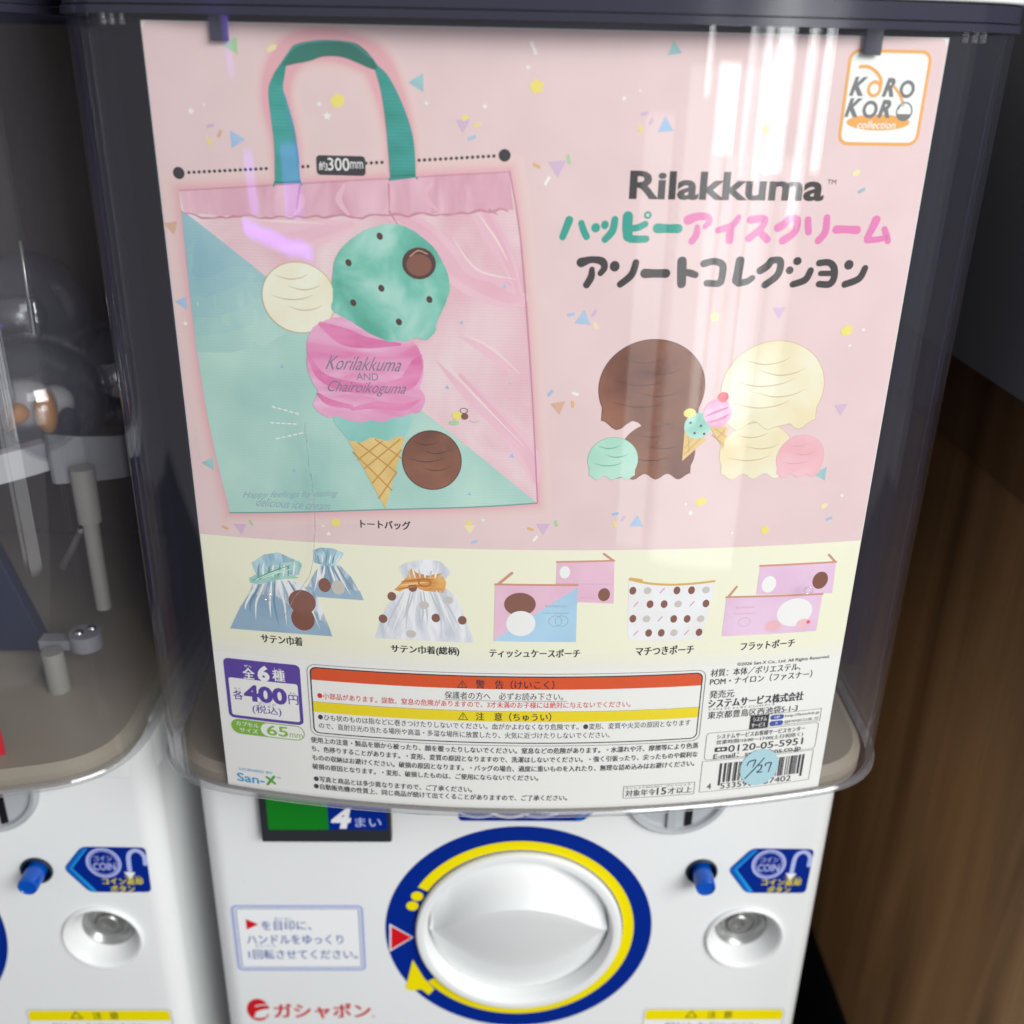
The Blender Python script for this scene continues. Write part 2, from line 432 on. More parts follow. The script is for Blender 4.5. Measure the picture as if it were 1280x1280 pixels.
_txt = {}
def text_mesh(body, bold):
    k = (body, bold)
    if k not in _txt:
        c = bpy.data.curves.new('lettering', 'FONT')
        c.body = body; c.resolution_u = 3; c.offset = bold
        o = bpy.data.objects.new('lettering', c); COL.objects.link(o)
        dg = bpy.context.evaluated_depsgraph_get(); dg.update()
        me = bpy.data.meshes.new_from_object(o.evaluated_get(dg))
        V = [(v.co.x, v.co.y) for v in me.vertices]; F = [tuple(p.vertices) for p in me.polygons]
        bpy.data.objects.remove(o); bpy.data.curves.remove(c); bpy.data.meshes.remove(me)
        _txt[k] = (V, F)
    return _txt[k]

class Art:
    def __init__(self, mp, base=0): self.mp = mp; self.sh = []; self.mats = []; self.base = base
    def mi(self, m):
        m = M[m] if isinstance(m, str) else m
        if m not in self.mats: self.mats.append(m)
        return self.mats.index(m)
    def add(self, V, F, m, lay): self.sh.append((V, F, self.mi(m), lay * .06 + len(self.sh) * .0003))
    def poly(self, pts, m, lay=1):
        pts = [tuple(p) for p in pts]
        a = sum(p[0] * q[1] - q[0] * p[1] for p, q in zip(pts, pts[1:] + pts[:1]))
        if a < 0: pts = pts[::-1]
        self.add(pts, [tuple(range(len(pts)))], m, lay)
    def ell(self, c, rx, ry, m, lay=1, n=40, a0=0, a1=2 * PI, rot=0):
        P = []
        for i in range(n + (0 if a1 - a0 > 6.28 else 1)):
            a = a0 + (a1 - a0) * i / n
            x, y = rx * math.cos(a), ry * math.sin(a)
            P.append((c[0] + x * math.cos(rot) - y * math.sin(rot), c[1] + x * math.sin(rot) + y * math.cos(rot)))
        self.poly(P, m, lay)
    def ring(self, c, rx, ry, w, m, lay=1, n=48, a0=0, a1=2 * PI):
        V = []; F = []
        for i in range(n + 1):
            a = a0 + (a1 - a0) * i / n
            for k in (0, 1):
                V.append((c[0] + (rx - w * k) * math.cos(a), c[1] + (ry - w * k) * math.sin(a)))
        for i in range(n): F.append((2 * i, 2 * i + 2, 2 * i + 3, 2 * i + 1))
        self.add(V, F, m, lay)
    def rpts(self, x0, y0, x1, y1, r, skew=0):
        P = []
        for cx, cy, a in ((x1 - r, y1 - r, 0), (x0 + r, y1 - r, PI / 2), (x0 + r, y0 + r, PI), (x1 - r, y0 + r, 1.5 * PI)):
            for i in range(7):
                t = a + PI / 2 * i / 6
                P.append((cx + r * math.cos(t) + skew * (cy + r * math.sin(t) - y0), cy + r * math.sin(t)))
        return P
    def rrect(self, x0, y0, x1, y1, r, m, lay=1, skew=0):
        x0, x1 = min(x0, x1), max(x0, x1); y0, y1 = min(y0, y1), max(y0, y1)
        self.poly(self.rpts(x0, y0, x1, y1, r, skew), m, lay)
    def rframe(self, x0, y0, x1, y1, r, w, m, lay=1, skew=0):
        x0, x1 = min(x0, x1), max(x0, x1); y0, y1 = min(y0, y1), max(y0, y1)
        A = self.rpts(x0, y0, x1, y1, r, skew); B = self.rpts(x0 + w, y0 + w, x1 - w, y1 - w, max(r - w, .05), skew)
        n = len(A)
        self.add(A + B, [(i, (i + 1) % n, n + (i + 1) % n, n + i) for i in range(n)], m, lay)
    def stroke(self, pts, m, lay=1, w=1.0, smooth=True, cap=True):
        """pts of (x, y) or (x, y, width)"""
        Q = [(p[0], p[1], (p[2] if len(p) > 2 else w)) for p in pts]
        if smooth and len(Q) > 2:
            R_ = []
            E_ = [Q[0]] + Q + [Q[-1]]
            for i in range(len(Q) - 1):
                p0, p1, p2, p3 = E_[i:i + 4]
                for k in range(8):
                    t = k / 8
                    R_.append(tuple(.5 * (2 * p1[j] + (p2[j] - p0[j]) * t + (2 * p0[j] - 5 * p1[j] + 4 * p2[j] - p3[j]) * t * t + (3 * p1[j] - p0[j] - 3 * p2[j] + p3[j]) * t ** 3) for j in range(3)))
            R_.append(Q[-1]); Q = R_
        V = []; F = []
        D = []
        for i in range(len(Q)):
            a, b = Q[max(i - 1, 0)], Q[min(i + 1, len(Q) - 1)]
            l = math.hypot(b[0] - a[0], b[1] - a[1]) or 1
            dx, dy = (b[0] - a[0]) / l, (b[1] - a[1]) / l
            D.append((dx, dy)); h = Q[i][2] / 2
            V += [(Q[i][0] - dy * h, Q[i][1] + dx * h), (Q[i][0] + dy * h, Q[i][1] - dx * h)]
        for i in range(len(Q) - 1): F.append((2 * i + 1, 2 * i + 3, 2 * i + 2, 2 * i))
        if cap:
            for i, sg in ((0, -1), (len(Q) - 1, 1)):
                h = Q[i][2] / 2; a = math.atan2(D[i][1] * sg, D[i][0] * sg)
                s = len(V)
                for k in range(1, 8):
                    t = a - PI / 2 + PI * k / 8
                    V.append((Q[i][0] + h * math.cos(t), Q[i][1] + h * math.sin(t)))
                e0, e1 = (2 * i, 2 * i + 1) if sg < 0 else (2 * i + 1, 2 * i)
                F.append((e0,) + tuple(range(s, s + 7)) + (e1,))
        self.add(V, F, m, lay)
    def text(self, body, Lp, Rp, h, m, lay=1, bold=0.0, shear=0.0):
        if bold > 0 and any(ord(ch) > 0x2000 for ch in body):
            d = bold * h * .9
            for ox, oy in ((-d, -d * .4), (d, -d * .4), (-d, d * .4), (d, d * .4)):
                self.text(body, (Lp[0] + ox, Lp[1] + oy), (Rp[0] + ox, Rp[1] + oy), h, m, lay, 0, shear)
            return
        V, F = text_mesh(body, bold)
        if not V: return
        x0 = min(v[0] for v in V); x1 = max(v[0] for v in V); y0 = min(v[1] for v in V); y1 = max(v[1] for v in V)
        cy = (Lp[1] + Rp[1]) / 2; tl = (Rp[1] - Lp[1])
        if abs(tl) < 2.2: tl = 0
        out = []
        for x, y in V:
            u = (x - x0) / (x1 - x0); v = (y - y0) / (y1 - y0) - .5
            out.append((Lp[0] + u * (Rp[0] - Lp[0]) + shear * v * h, cy + v * h + tl * (u - .5)))
        self.add(out, F, m, lay)
    def blob(self, pts, m, lay=1, n=6, jit=0.0):
        Q = []; N_ = len(pts)
        for i in range(N_):
            p0, p1, p2, p3 = (pts[(i + k - 1) % N_] for k in range(4))
            for k in range(n):
                t = k / n
                Q.append(tuple(.5 * (2 * p1[j] + (p2[j] - p0[j]) * t + (2 * p0[j] - 5 * p1[j] + 4 * p2[j] - p3[j]) * t * t + (3 * p1[j] - p0[j] - 3 * p2[j] + p3[j]) * t ** 3) for j in (0, 1)))
        if jit: Q = [(x + random.uniform(-jit, jit), y + random.uniform(-jit, jit)) for x, y in Q]
        self.poly(Q, m, lay)
    def star(self, c, r, m, lay=1, rot=0.3):
        self.poly([(c[0] + (r if i % 2 == 0 else r * .42) * math.cos(rot + PI * i / 5), c[1] + (r if i % 2 == 0 else r * .42) * math.sin(rot + PI * i / 5)) for i in range(10)], m, lay)
    def tri(self, c, r, rot, m, lay=1):
        self.poly([(c[0] + r * math.cos(math.radians(rot + 120 * i)), c[1] + r * math.sin(math.radians(rot + 120 * i))) for i in range(3)], m, lay)
    def build(self, name, parent, step=5.0, thick=0):
        bm = bmesh.new(); uvl = bm.loops.layers.uv.new('art')
        curved = self.mp is card_map
        for V, F, mi, off in self.sh:
            t = bmesh.new()
            vs = [t.verts.new((x, y, 0)) for x, y in V]
            for f in F:
                try: t.faces.new([vs[i] for i in f])
                except ValueError: pass
            big = [f for f in t.faces if len(f.verts) > 4]
            if big: bmesh.ops.triangulate(t, faces=big)
            if curved and V:
                xs = [v[0] for v in V]; x = math.ceil(min(xs) / step) * step
                if max(xs) - min(xs) > step:
                    while x < max(xs):
                        bmesh.ops.bisect_plane(t, geom=t.verts[:] + t.edges[:] + t.faces[:], plane_co=(x, 0, 0), plane_no=(1, 0, 0), dist=1e-6)
                        x += step
                ys = [v[1] for v in V]; y = math.ceil(min(ys) / 16) * 16
                if max(ys) - min(ys) > 16:
                    while y < max(ys):
                        bmesh.ops.bisect_plane(t, geom=t.verts[:] + t.edges[:] + t.faces[:], plane_co=(0, y, 0), plane_no=(0, 1, 0), dist=1e-6)
                        y += 16
            t.verts.index_update()
            nv = [(v.co.x, v.co.y) for v in t.verts]
            bv = [bm.verts.new(self.mp(x, min(y, -.3) if curved else y, off + self.base)) for x, y in nv]
            for f in t.faces:
                try: nf = bm.faces.new([bv[v.index] for v in f.verts])
                except ValueError: continue
                nf.material_index = mi; nf.smooth = curved
                for lp, v in zip(nf.loops, f.verts): lp[uvl].uv = (v.co.x / 100, v.co.y / 100)
            t.free()
        if thick:
            pass
        return link(name, bm, self.mats, parent)

# ------------------------------------------------------------------ the poster
poster = tag(empty('poster', (0, -.045, -.2885)), 'pink and cream tote bag poster behind the clear cover of the right machine', 'poster')
bm = bmesh.new()
NX, HH, NY = 50, -292.6, 19
grid = []
for off in (.0, -.40):
    grid.append([[bm.verts.new(card_map(-126 + 252 * i / NX, HH * j / NY, off)) for j in range(NY + 1)] for i in range(NX + 1)])
for i in range(NX):
    for j in range(NY):
        a, b = grid
        bm.faces.new((a[i][j], a[i][j + 1], a[i + 1][j + 1], a[i + 1][j])); bm.faces.new((b[i][j], b[i + 1][j], b[i + 1][j + 1], b[i][j + 1]))
    for j in (0, NY):
        q = (grid[0][i][j], grid[0][i + 1][j], grid[1][i + 1][j], grid[1][i][j])
        bm.faces.new(q if j == 0 else q[::-1])
for i in (0, NX):
    for j in range(NY):
        q = (grid[0][i][j], grid[1][i][j], grid[1][i][j + 1], grid[0][i][j + 1])
        bm.faces.new(q if i else q[::-1])
bmesh.ops.recalc_face_normals(bm, faces=bm.faces[:])
link('card_sheet', bm, [M['paper']], poster, smooth=False)

def art(b=0): return Art(card_map, .15 + b)

# printed background: pink field, cream band, white foot
A = art()
A.poly(A.rpts(-125.7, -180, 125.7, -.3, 2.5)[0:14] + [(-125.7, -175.0), (125.7, -175.0)], 'pink', 0)
A.poly([(-125.7, -175.0), (125.7, -175.0), (125.7, -219), (-125.7, -219)], 'cream', 0)
A.poly([(-125.7, -219), (125.7, -219), (125.7, -222.5), (-125.7, -222.5)], 'cream2', 0)
A.poly([(-125.7, -222.5), (125.7, -222.5), (125.7, -226), (-125.7, -226)], 'cream3', 0)
# confetti
def bar(p, l, rot, m, w=1.0):
    c, s = math.cos(math.radians(rot)) * l / 2, math.sin(math.radians(rot)) * l / 2
    A.stroke([(p[0] - c, p[1] - s), (p[0] + c, p[1] + s)], m, 1, w, cap=False)
for p, r, rot, m in (((-97.75, -6.66), 2.9, 180, 'c_green'), ((-99.16, -33.97), 3.1, 0, 'c_blue'), ((-40.41, -15.98), 3.1, 180, 'c_teal'), ((3.82, -39.97), 3.3, -85, 'c_lilac'),
                     ((37.72, -27.36), 3.0, 95, 'c_blue'), ((38.75, -5.10), 2.6, 100, 'c_teal'), ((-123.32, -61.91), 2.8, -80, 'c_tan'), ((-122.36, -87.23), 2.8, 175, 'c_blue'), ((14.29, -89.01), 3.2, 85, 'c_blue'),
                     ((6.98, -119.77), 3.0, -80, 'c_tan'), ((109.21, -121.33), 2.9, -85, 'c_lilac'), ((105.67, -146.53), 3.1, 60, 'c_teal'), ((37.56, -163.97), 3.0, 88, 'c_blue'),
                     ((3.06, -165.83), 3.0, -88, 'c_lilac'), ((-119.08, -146.00), 3.0, 178, 'c_teal'), ((-109.58, -170.93), 2.9, -88, 'c_lilac'), ((81.78, -86.07), 2.6, -85, 'c_lilac'), ((-26.45, -27.82), 2.6, -90, 'c_lilac'),
                     ((-23.95, -166.62), 2.6, -90, 'c_pale')):
    A.tri(p, r, rot, m)
for p, rx, ry, m in (((-65.90, -21.83), 2.6, 2.2, 'c_yellow'), ((-3.53, -16.41), 2.4, 2.2, 'c_yellow'), ((71.11, -27.56), 2.3, 1.9, 'c_yellow'), ((60.82, -156.10), 2.4, 1.8, 'c_yellow'),
                     ((106.87, -93.00), 2.4, 2.0, 'c_yellow'), ((59.28, -87.94), 1.9, 1.8, 'c_pale'), ((-73.27, -166.45), 2.0, 1.8, 'c_yellow'), ((86.52, -168.27), 1.8, 1.8, 'c_yellow'),
                     ((-25.95, -25.92), 1.3, .9, 'c_yellow'), ((-21.91, -27.97), 1.6, .5, 'c_yellow'), ((108.53, -159.53), 1.6, 1.1, 'c_pale'), ((101.99, -40.66), 1.6, 1.1, 'c_pale'), ((-24.25, -164.40), 1.2, .9, 'c_yellow'),
                     ((-85.56, -7.10), 2.0, 1.0, 'c_pale')):
    A.ell(p, rx, ry, m, 1, 5, rot=.5)
for p, l, rot, m in (((-107.09, -30.08), 2.6, 15, 'c_lilac'), ((-107.83, -34.91), 2.4, -60, 'c_yellow'), ((-104.21, -32.41), 2.4, 60, 'c_tan'), ((-23.66, -31.80), 2.8, 25, 'c_blue'), ((-2.87, -39.84), 2.6, -25, 'c_orange'),
                     ((7.32, -37.72), 2.9, -80, 'c_green'), ((0.62, -44.43), 3.0, 60, 'c_white'), ((30.82, -23.69), 2.4, 12, 'c_lilac'), ((33.02, -26.01), 2.2, 62, 'c_lilac'), ((29.60, -28.21), 2.4, -70, 'c_yellow'),
                     ((10.14, -87.43), 2.4, 15, 'c_blue'), ((17.99, -86.80), 2.6, 60, 'c_lilac'), ((18.48, -91.15), 2.4, -60, 'c_pale'), ((4.01, -114.88), 2.6, 50, 'c_blue'), ((12.00, -118.84), 2.4, -85, 'c_orange'),
                     ((12.68, -115.08), 2.4, -15, 'c_white'), ((29.33, -160.38), 2.6, 12, 'c_blue'), ((32.40, -162.31), 2.4, 60, 'c_lilac'), ((29.27, -164.52), 2.6, -60, 'c_yellow'), ((-1.62, -166.52), 2.4, -20, 'c_orange'),
                     ((7.71, -164.20), 2.6, -75, 'c_green'), ((0.25, -170.35), 2.6, 55, 'c_white'), ((-115.49, -171.43), 2.6, -20, 'c_orange'), ((-105.39, -168.63), 2.4, -70, 'c_green'), ((-22.16, -172.04), 2.6, 25, 'c_blue'),
                     ((111.24, -164.94), 2.6, 25, 'c_blue'), ((104.79, -46.17), 2.6, 30, 'c_teal'), ((-4.82, -5.51), 4.0, -65, 'c_white')):
    bar(p, l, rot, m)
for p, r in (((-112.88, -25.93), 1.3), ((-108.54, -23.94), .6), ((-69.40, -26.36), 1.5), ((-71.76, -22.89), 1.0), ((-38.00, -21.95), .9), ((-19.68, -22.52), 1.1), ((-6.41, -10.97), 1.0), ((23.95, -19.36), 1.0), ((112.99, -92.81), .9),
             ((-122.33, -94.44), 1.1), ((57.31, -160.48), 1.3), ((55.21, -156.93), .8), ((-76.20, -171.15), 1.2), ((-78.14, -168.02), .8), ((114.89, -155.64), 1.0), ((73.94, -169.07), .8), ((108.90, -98.44), .8), ((-18.99, -163.31), .9), ((28.84, -16.95), .6)):
    A.star(p, r, 'c_white')
A.build('background_print', poster)

# tote bag picture
A = art()
BAG = [(-119.51, -50.04), (-91.15, -47.72), (-62.32, -45.25), (-36.47, -43.31), (-11.55, -41.47), (-9.83, -50.56), (-7.73, -63.18), (-5.32, -86.85), (-3.12, -108.98), (-1.10, -132.23), (0.19, -147.36), (0.73, -156.36), (-23.11, -158.36), (-55.29, -160.42), (-85.03, -162.98), (-113.06, -165.33), (-116.37, -143.00), (-118.37, -121.87), (-119.39, -98.78), (-119.51, -76.79), (-119.40, -61.00)]
def grow(pts, d):
    cx = sum(p[0] for p in pts) / len(pts); cy = sum(p[1] for p in pts) / len(pts)
    hx = max(abs(p[0] - cx) for p in pts); hy = max(abs(p[1] - cy) for p in pts)
    return [(cx + (p[0] - cx) * (1 + d / hx), cy + (p[1] - cy) * (1 + d / hy)) for p in pts]
HNDL = [(-83.24, -47.01), (-83.21, -35.02), (-85.30, -20.85), (-82.95, -12.49), (-77.62, -7.40), (-69.60, -5.89), (-60.77, -7.29), (-53.47, -10.99), (-49.25, -20.09), (-46.50, -31.80), (-46.01, -44.13)]
for i in range(7):
    d = 5.5 * (1 - i / 6.5)
    A.poly(grow(BAG, d), 'halo%d' % i, .2 + i * .1)
    A.stroke(HNDL, 'halo%d' % i, .2 + i * .1 + .05, 8.0 + 1.2 * d)
A.poly(BAG, 'bag_pink', 1.2)
DIAG = lambda x: (x, 0)
A.poly([(-119.42, -56.38), (-95.94, -74.57), (-69.92, -96.14), (-40.12, -122.75), (-20.34, -138.57), (0.73, -156.36), (-23.11, -158.36), (-55.29, -160.42), (-85.03, -162.98), (-113.06, -165.33), (-116.37, -143.00), (-118.37, -121.87), (-119.39, -98.78), (-119.51, -76.79)], 'mint', 1.6)
for i, (e, l, mid) in enumerate((((-73.88, -92.69), (-119.43, -104.46), (-95.26, -101.04)), ((-79.12, -88.22), (-119.39, -98.78), (-100.34, -94.55)), ((-85.13, -83.55), (-119.51, -92.07), (-103.78, -89.17)), ((-90.82, -78.92), (-119.57, -84.91), (-107.64, -82.78)), ((-96.44, -74.06), (-119.57, -77.33), (-110.45, -77.51)))):
    A.poly([(-119.42, -56.38), (-113.66, -60.67), (-106.11, -66.51), (-101.04, -70.52), e, ((e[0] + mid[0]) / 2 - 1, (e[1] + mid[1]) / 2 + 1.5), mid, ((l[0] + mid[0]) / 2, (l[1] + mid[1]) / 2 - 1.2), l], 'dusk%d' % i, 1.65 + .05 * i)
# soft folds of the cloth
for m, k in (('bag_fold3', 1.0), ('bag_fold2', .5)):
    A.stroke([(p[0], p[1], w * k) for p, w in (((-52.76, -54.48), 3), ((-39.28, -61.26), 7), ((-27.47, -73.95), 10), ((-12.70, -81.60), 8), ((-5.97, -82.02), 3))], m, 1.4 + (k < 1) * .05)
    A.stroke([(p[0], p[1], w * k) for p, w in (((-20.98, -50.78), 2), ((-15.10, -63.31), 6), ((-10.17, -73.60), 4), ((-6.73, -84.18), 2))], m, 1.4 + (k < 1) * .05)
    A.stroke([(p[0], p[1], w * k) for p, w in (((-27.20, -109.45), 2), ((-14.83, -123.59), 6), ((-3.22, -138.26), 8), ((-0.39, -147.36), 3))], m, 1.4 + (k < 1) * .05)
    A.stroke([(p[0], p[1], w * k) for p, w in (((-100.16, -60.36), 2), ((-89.81, -65.19), 7), ((-73.61, -62.13), 8), ((-62.90, -59.29), 3))], m, 1.4 + (k < 1) * .05)
for pts in (((-23.56, -55.34), (-17.73, -63.36), (-12.87, -71.04)), ((-31.42, -63.64), (-23.48, -73.86), (-10.11, -76.77)), ((-27.47, -95.47), (-17.87, -100.81), (-8.10, -109.06)), ((-35.73, -104.01), (-23.28, -117.95), (-6.14, -135.29)), ((-100.07, -59.33), (-86.76, -59.95), (-73.50, -60.08))):
    A.stroke([(pts[0][0], pts[0][1], .4), (pts[1][0], pts[1][1], 3.0), (pts[2][0], pts[2][1], .4)], 'bag_fold3', 1.45)
    A.stroke([(pts[0][0] + 1.6, pts[0][1] + .8, .2), (pts[1][0] + 1.8, pts[1][1] + .9, .8), (pts[2][0] + 1.4, pts[2][1] + .8, .2)], 'cloth_light', 1.5)
# hem band
A.poly([(-119.24, -50.03), (-91.15, -47.72), (-62.32, -45.25), (-36.47, -43.31), (-11.81, -41.59), (-10.03, -53.57), (-31.38, -55.00), (-54.92, -56.55), (-78.62, -57.17), (-99.93, -57.80), (-118.45, -57.37)], 'bag_band', 1.6)
for a, b, c in (((-80.27, -49.67), (-78.88, -52.63), (-81.77, -56.75)), ((-65.00, -47.29), (-66.77, -51.81), (-63.83, -56.27)), ((-50.96, -45.97), (-49.55, -51.39), (-52.29, -56.23)), ((-36.50, -46.14), (-39.13, -49.66), (-35.02, -54.07))):
    A.stroke([(a[0], a[1], 1.0), (b[0], b[1], 2.2), (c[0], c[1], .8)], 'bag_fold2', 1.7)
z = []
_px = [(-118.45, -57.37), (-112.86, -58.21), (-99.95, -58.05), (-78.64, -57.42), (-54.92, -56.55), (-31.38, -55.00), (-9.77, -53.57)]
for a, b in zip(_px, _px[1:]):
    n = max(3, int(abs(b[0] - a[0]) / 2.0))
    for k in range(n):
        t = k / n; z.append((a[0] + (b[0] - a[0]) * t, a[1] + (b[1] - a[1]) * t + random.uniform(-.6, .6), random.uniform(.35, .9)))
A.stroke(z, 'bag_fold', 1.8)
for a, b in (((-50.46, -46.45), (-50.41, -54.42)), ((-50.42, -54.93), (-47.15, -60.17)), ((-17.84, -53.72), (-15.22, -55.18)), ((-79.36, -47.65), (-80.88, -55.21))):
    A.stroke([(a[0], a[1], .7), (b[0], b[1], .3)], 'bag_fold', 1.9)
A.stroke([(-119.27, -50.28), (-62.34, -45.62), (-11.80, -41.84)], 'bag_fold', 1.9, .35, smooth=False)
A.stroke([(-11.55, -41.71), (-7.47, -63.17), (-2.84, -108.98), (0.72, -156.04)], 'bag_fold', 1.9, .5)
A.stroke([(-113.05, -165.16), (-85.02, -162.82), (-55.28, -160.26), (-23.11, -158.20), (0.44, -156.20)], 'seam', 1.9, .5)
for p, r in (((-89.30, -108.15), 1.0), ((-87.57, -146.74), 1.0), ((-8.93, -138.35), 1.1), ((-31.92, -113.56), .9), ((-12.49, -78.40), .9), ((-26.93, -90.80), .8), ((-24.00, -153.06), .8), ((-9.99, -111.66), .7)):
    A.tri(p, r, 80, 'c_blue', 2)
for a, b in (((-93.78, -122.87), (-83.60, -125.32)), ((-94.80, -128.87), (-84.69, -128.94)), ((-93.20, -134.80), (-82.56, -131.83))):
    for k in range(5):
        t = k / 5
        A.stroke([(a[0] + (b[0] - a[0]) * t, a[1] + (b[1] - a[1]) * t), (a[0] + (b[0] - a[0]) * (t + .1), a[1] + (b[1] - a[1]) * (t + .1))], 'c_white', 2, .5)
A.text('Happy feelings by eating', (-107.20, -157.78), (-72.14, -154.93), 3.4, 'faint', 2, 0, .5)
A.text('delicious ice cream', (-102.33, -160.95), (-74.98, -158.88), 3.4, 'faint', 2, 0, .5)
bagp = A.build('tote_bag_print', poster)
# handles (ribbon)
A = art(.06)
A.blob([(-87.45, -47.37), (-87.45, -47.37), (-86.83, -35.11), (-87.55, -20.43), (-85.91, -15.30), (-82.85, -11.12), (-80.12, -7.67), (-77.77, -5.83), (-80.51, -9.71), (-82.11, -15.00), (-82.68, -19.63), (-80.43, -27.79), (-79.37, -35.41), (-79.05, -46.90), (-79.05, -46.90)], 'teal', 2)
A.blob([(-82.68, -19.63), (-80.43, -27.79), (-79.37, -35.41), (-79.20, -40.99), (-81.61, -30.19)], 'teal_blue', 2.2)
A.blob([(-49.89, -44.46), (-49.89, -44.46), (-50.76, -29.51), (-52.20, -18.29), (-54.66, -9.43), (-52.74, -11.43), (-49.36, -14.78), (-45.05, -23.26), (-42.20, -32.66), (-41.63, -44.03), (-41.63, -44.03)], 'teal', 2)
A.blob([(-82.91, -12.04), (-77.86, -11.25), (-73.83, -10.49), (-69.52, -9.16), (-63.08, -9.37), (-53.77, -12.59), (-54.42, -9.65), (-57.04, -6.77), (-60.92, -4.94), (-70.03, -4.55), (-77.77, -5.83), (-80.40, -8.13)], 'teal_dark', 2.3)
A.stroke([(-87.15, -46.86), (-79.27, -46.28)], 'teal_dark', 2.4, .4)
A.stroke([(-49.62, -43.97), (-41.87, -43.43)], 'teal_dark', 2.4, .4)
A.stroke([(-84.83, -14.36), (-81.79, -10.19), (-77.81, -6.39), (-70.04, -4.89), (-61.18, -5.28), (-55.15, -9.21)], 'teal', 2.5, .45)
A.build('ribbon_handle_print', poster)
# size line
A = art(.08)
a, b = (-118.91, -44.77), (-13.17, -36.88)
A.ell(a, 1.9, 1.9, 'dark', 1); A.ell(b, 1.9, 1.9, 'dark', 1)
n = 62
for i in range(2, n - 1):
    t = i / n
    px = 224 + 407 * t
    if 340 < px < 378 or 486 < px < 522 or 394 < px < 459: continue
    A.ell((a[0] + (b[0] - a[0]) * t, a[1] + (b[1] - a[1]) * t), .52, .52, 'dark', 1, 10)
c0, c1 = (-73.51, -41.10), (-57.74, -40.24)
A.rrect(c0[0], c0[1] - 3.0, c1[0], c0[1] + 3.0, 1.2, 'dark', 1.2)
A.text('約', (-72.76, -41.45), (-70.03, -41.26), 2.7, 'ink_white', 1.5, .01)
A.text('300', (-69.89, -41.01), (-62.90, -40.48), 3.9, 'ink_white', 1.5, .005)
A.text('mm', (-62.66, -40.96), (-58.53, -40.74), 2.1, 'ink_white', 1.5, .0)
A.build('size_mark_print', poster)

# ice cream on the bag
def ridges(c, rx, ry, m, lay, w, n=4):
    for k in range(n):
        yy = .62 - 1.15 * k / n
        hw = math.sqrt(max(0, 1 - yy * yy)) * (.75 - .12 * (k % 2))
        o = (.18 if k % 2 else -.14) * rx
        A.stroke([(c[0] + o - hw * rx * .8, c[1] + yy * ry, .1), (c[0] + o - hw * rx * .2, c[1] + (yy - .10) * ry, w), (c[0] + o + hw * rx * .35, c[1] + (yy - .06) * ry, w * .8), (c[0] + o + hw * rx * .7, c[1] + (yy + .05) * ry, .1)], m, lay)
A = art(.10)
A.ell((-81.88, -83.98), 12.6, 12.0, 'vanilla', 2.0); ridges((-81.88, -83.98), 12.6, 12.0, 'vanilla_line', 2.05, .35); A.ring((-81.88, -83.98), 12.7, 12.1, .3, 'vanilla_line', 2.1)
A.blob([(-71.24, -123.88), (-45.75, -122.93), (-47.36, -132.44), (-49.63, -131.92), (-53.09, -133.84), (-58.77, -132.56), (-62.57, -134.81), (-67.12, -133.81)], 'drip', 2.2)
CONE = [(-67.13, -134.11), (-62.57, -134.81), (-58.77, -132.56), (-53.09, -133.84), (-49.63, -131.92), (-47.07, -132.13), (-54.68, -159.76)]
A.ell((-37.50, -140.54), 10.6, 11.2, 'choc', 2.0); ridges((-37.50, -140.54), 10.6, 11.2, 'choc_dark', 2.05, .35); A.ring((-37.50, -140.54), 10.7, 11.3, .3, 'choc_dark', 2.1)
A.poly(CONE, 'cone', 2.3)
for a, b in (((-63.72, -134.86), (-50.24, -145.56)), ((-57.37, -133.40), (-48.38, -140.00)), ((-65.59, -138.57), (-52.15, -152.44)), ((-48.80, -133.09), (-61.77, -144.50)), ((-55.10, -133.91), (-63.96, -141.23)), ((-48.31, -136.97), (-59.06, -149.93)), ((-50.24, -145.56), (-56.91, -155.77))):
    A.stroke([a, b], 'cone_line', 2.5, .55)
A.blob([(-80.17, -101.26), (-79.37, -97.04), (-75.79, -92.48), (-66.88, -89.72), (-56.01, -90.74), (-43.61, -97.81), (-41.20, -101.36), (-40.15, -104.69), (-40.22, -109.78), (-41.40, -114.39), (-39.76, -116.65), (-39.79, -119.25), (-41.53, -122.80), (-44.07, -123.17), (-47.19, -124.44), (-50.88, -125.15), (-54.89, -126.77), (-58.84, -126.32), (-62.28, -127.05), (-65.40, -126.88), (-68.21, -126.11), (-71.31, -125.35), (-73.90, -125.76), (-76.68, -124.41), (-78.59, -122.73), (-79.06, -120.99), (-78.11, -119.19), (-77.09, -116.24), (-79.15, -112.58), (-80.31, -108.33)], 'scoop_pink', 2.6, jit=.16)
for pts in ((((-74.71, -92.72), 2), ((-67.19, -96.60), 6), ((-59.01, -98.55), 4), ((-48.02, -98.77), 1)), (((-79.50, -104.04), 1), ((-76.21, -110.45), 3), ((-69.35, -113.62), 4), ((-56.78, -114.88), 4), ((-45.54, -112.22), 5), ((-40.73, -106.40), 1.5)),
            (((-77.16, -117.41), 1), ((-73.33, -120.16), 2.6), ((-65.47, -121.59), 1.5)), (((-65.50, -122.47), 1), ((-56.96, -120.68), 2.6), ((-47.12, -120.93), 2.4), ((-41.74, -118.44), .8)), (((-46.88, -109.98), 1), ((-42.65, -105.61), 3.5), ((-40.94, -102.47), 1))):
    A.stroke([(p[0], p[1], w) for p, w in pts], 'scoop_pink_dark', 2.8)
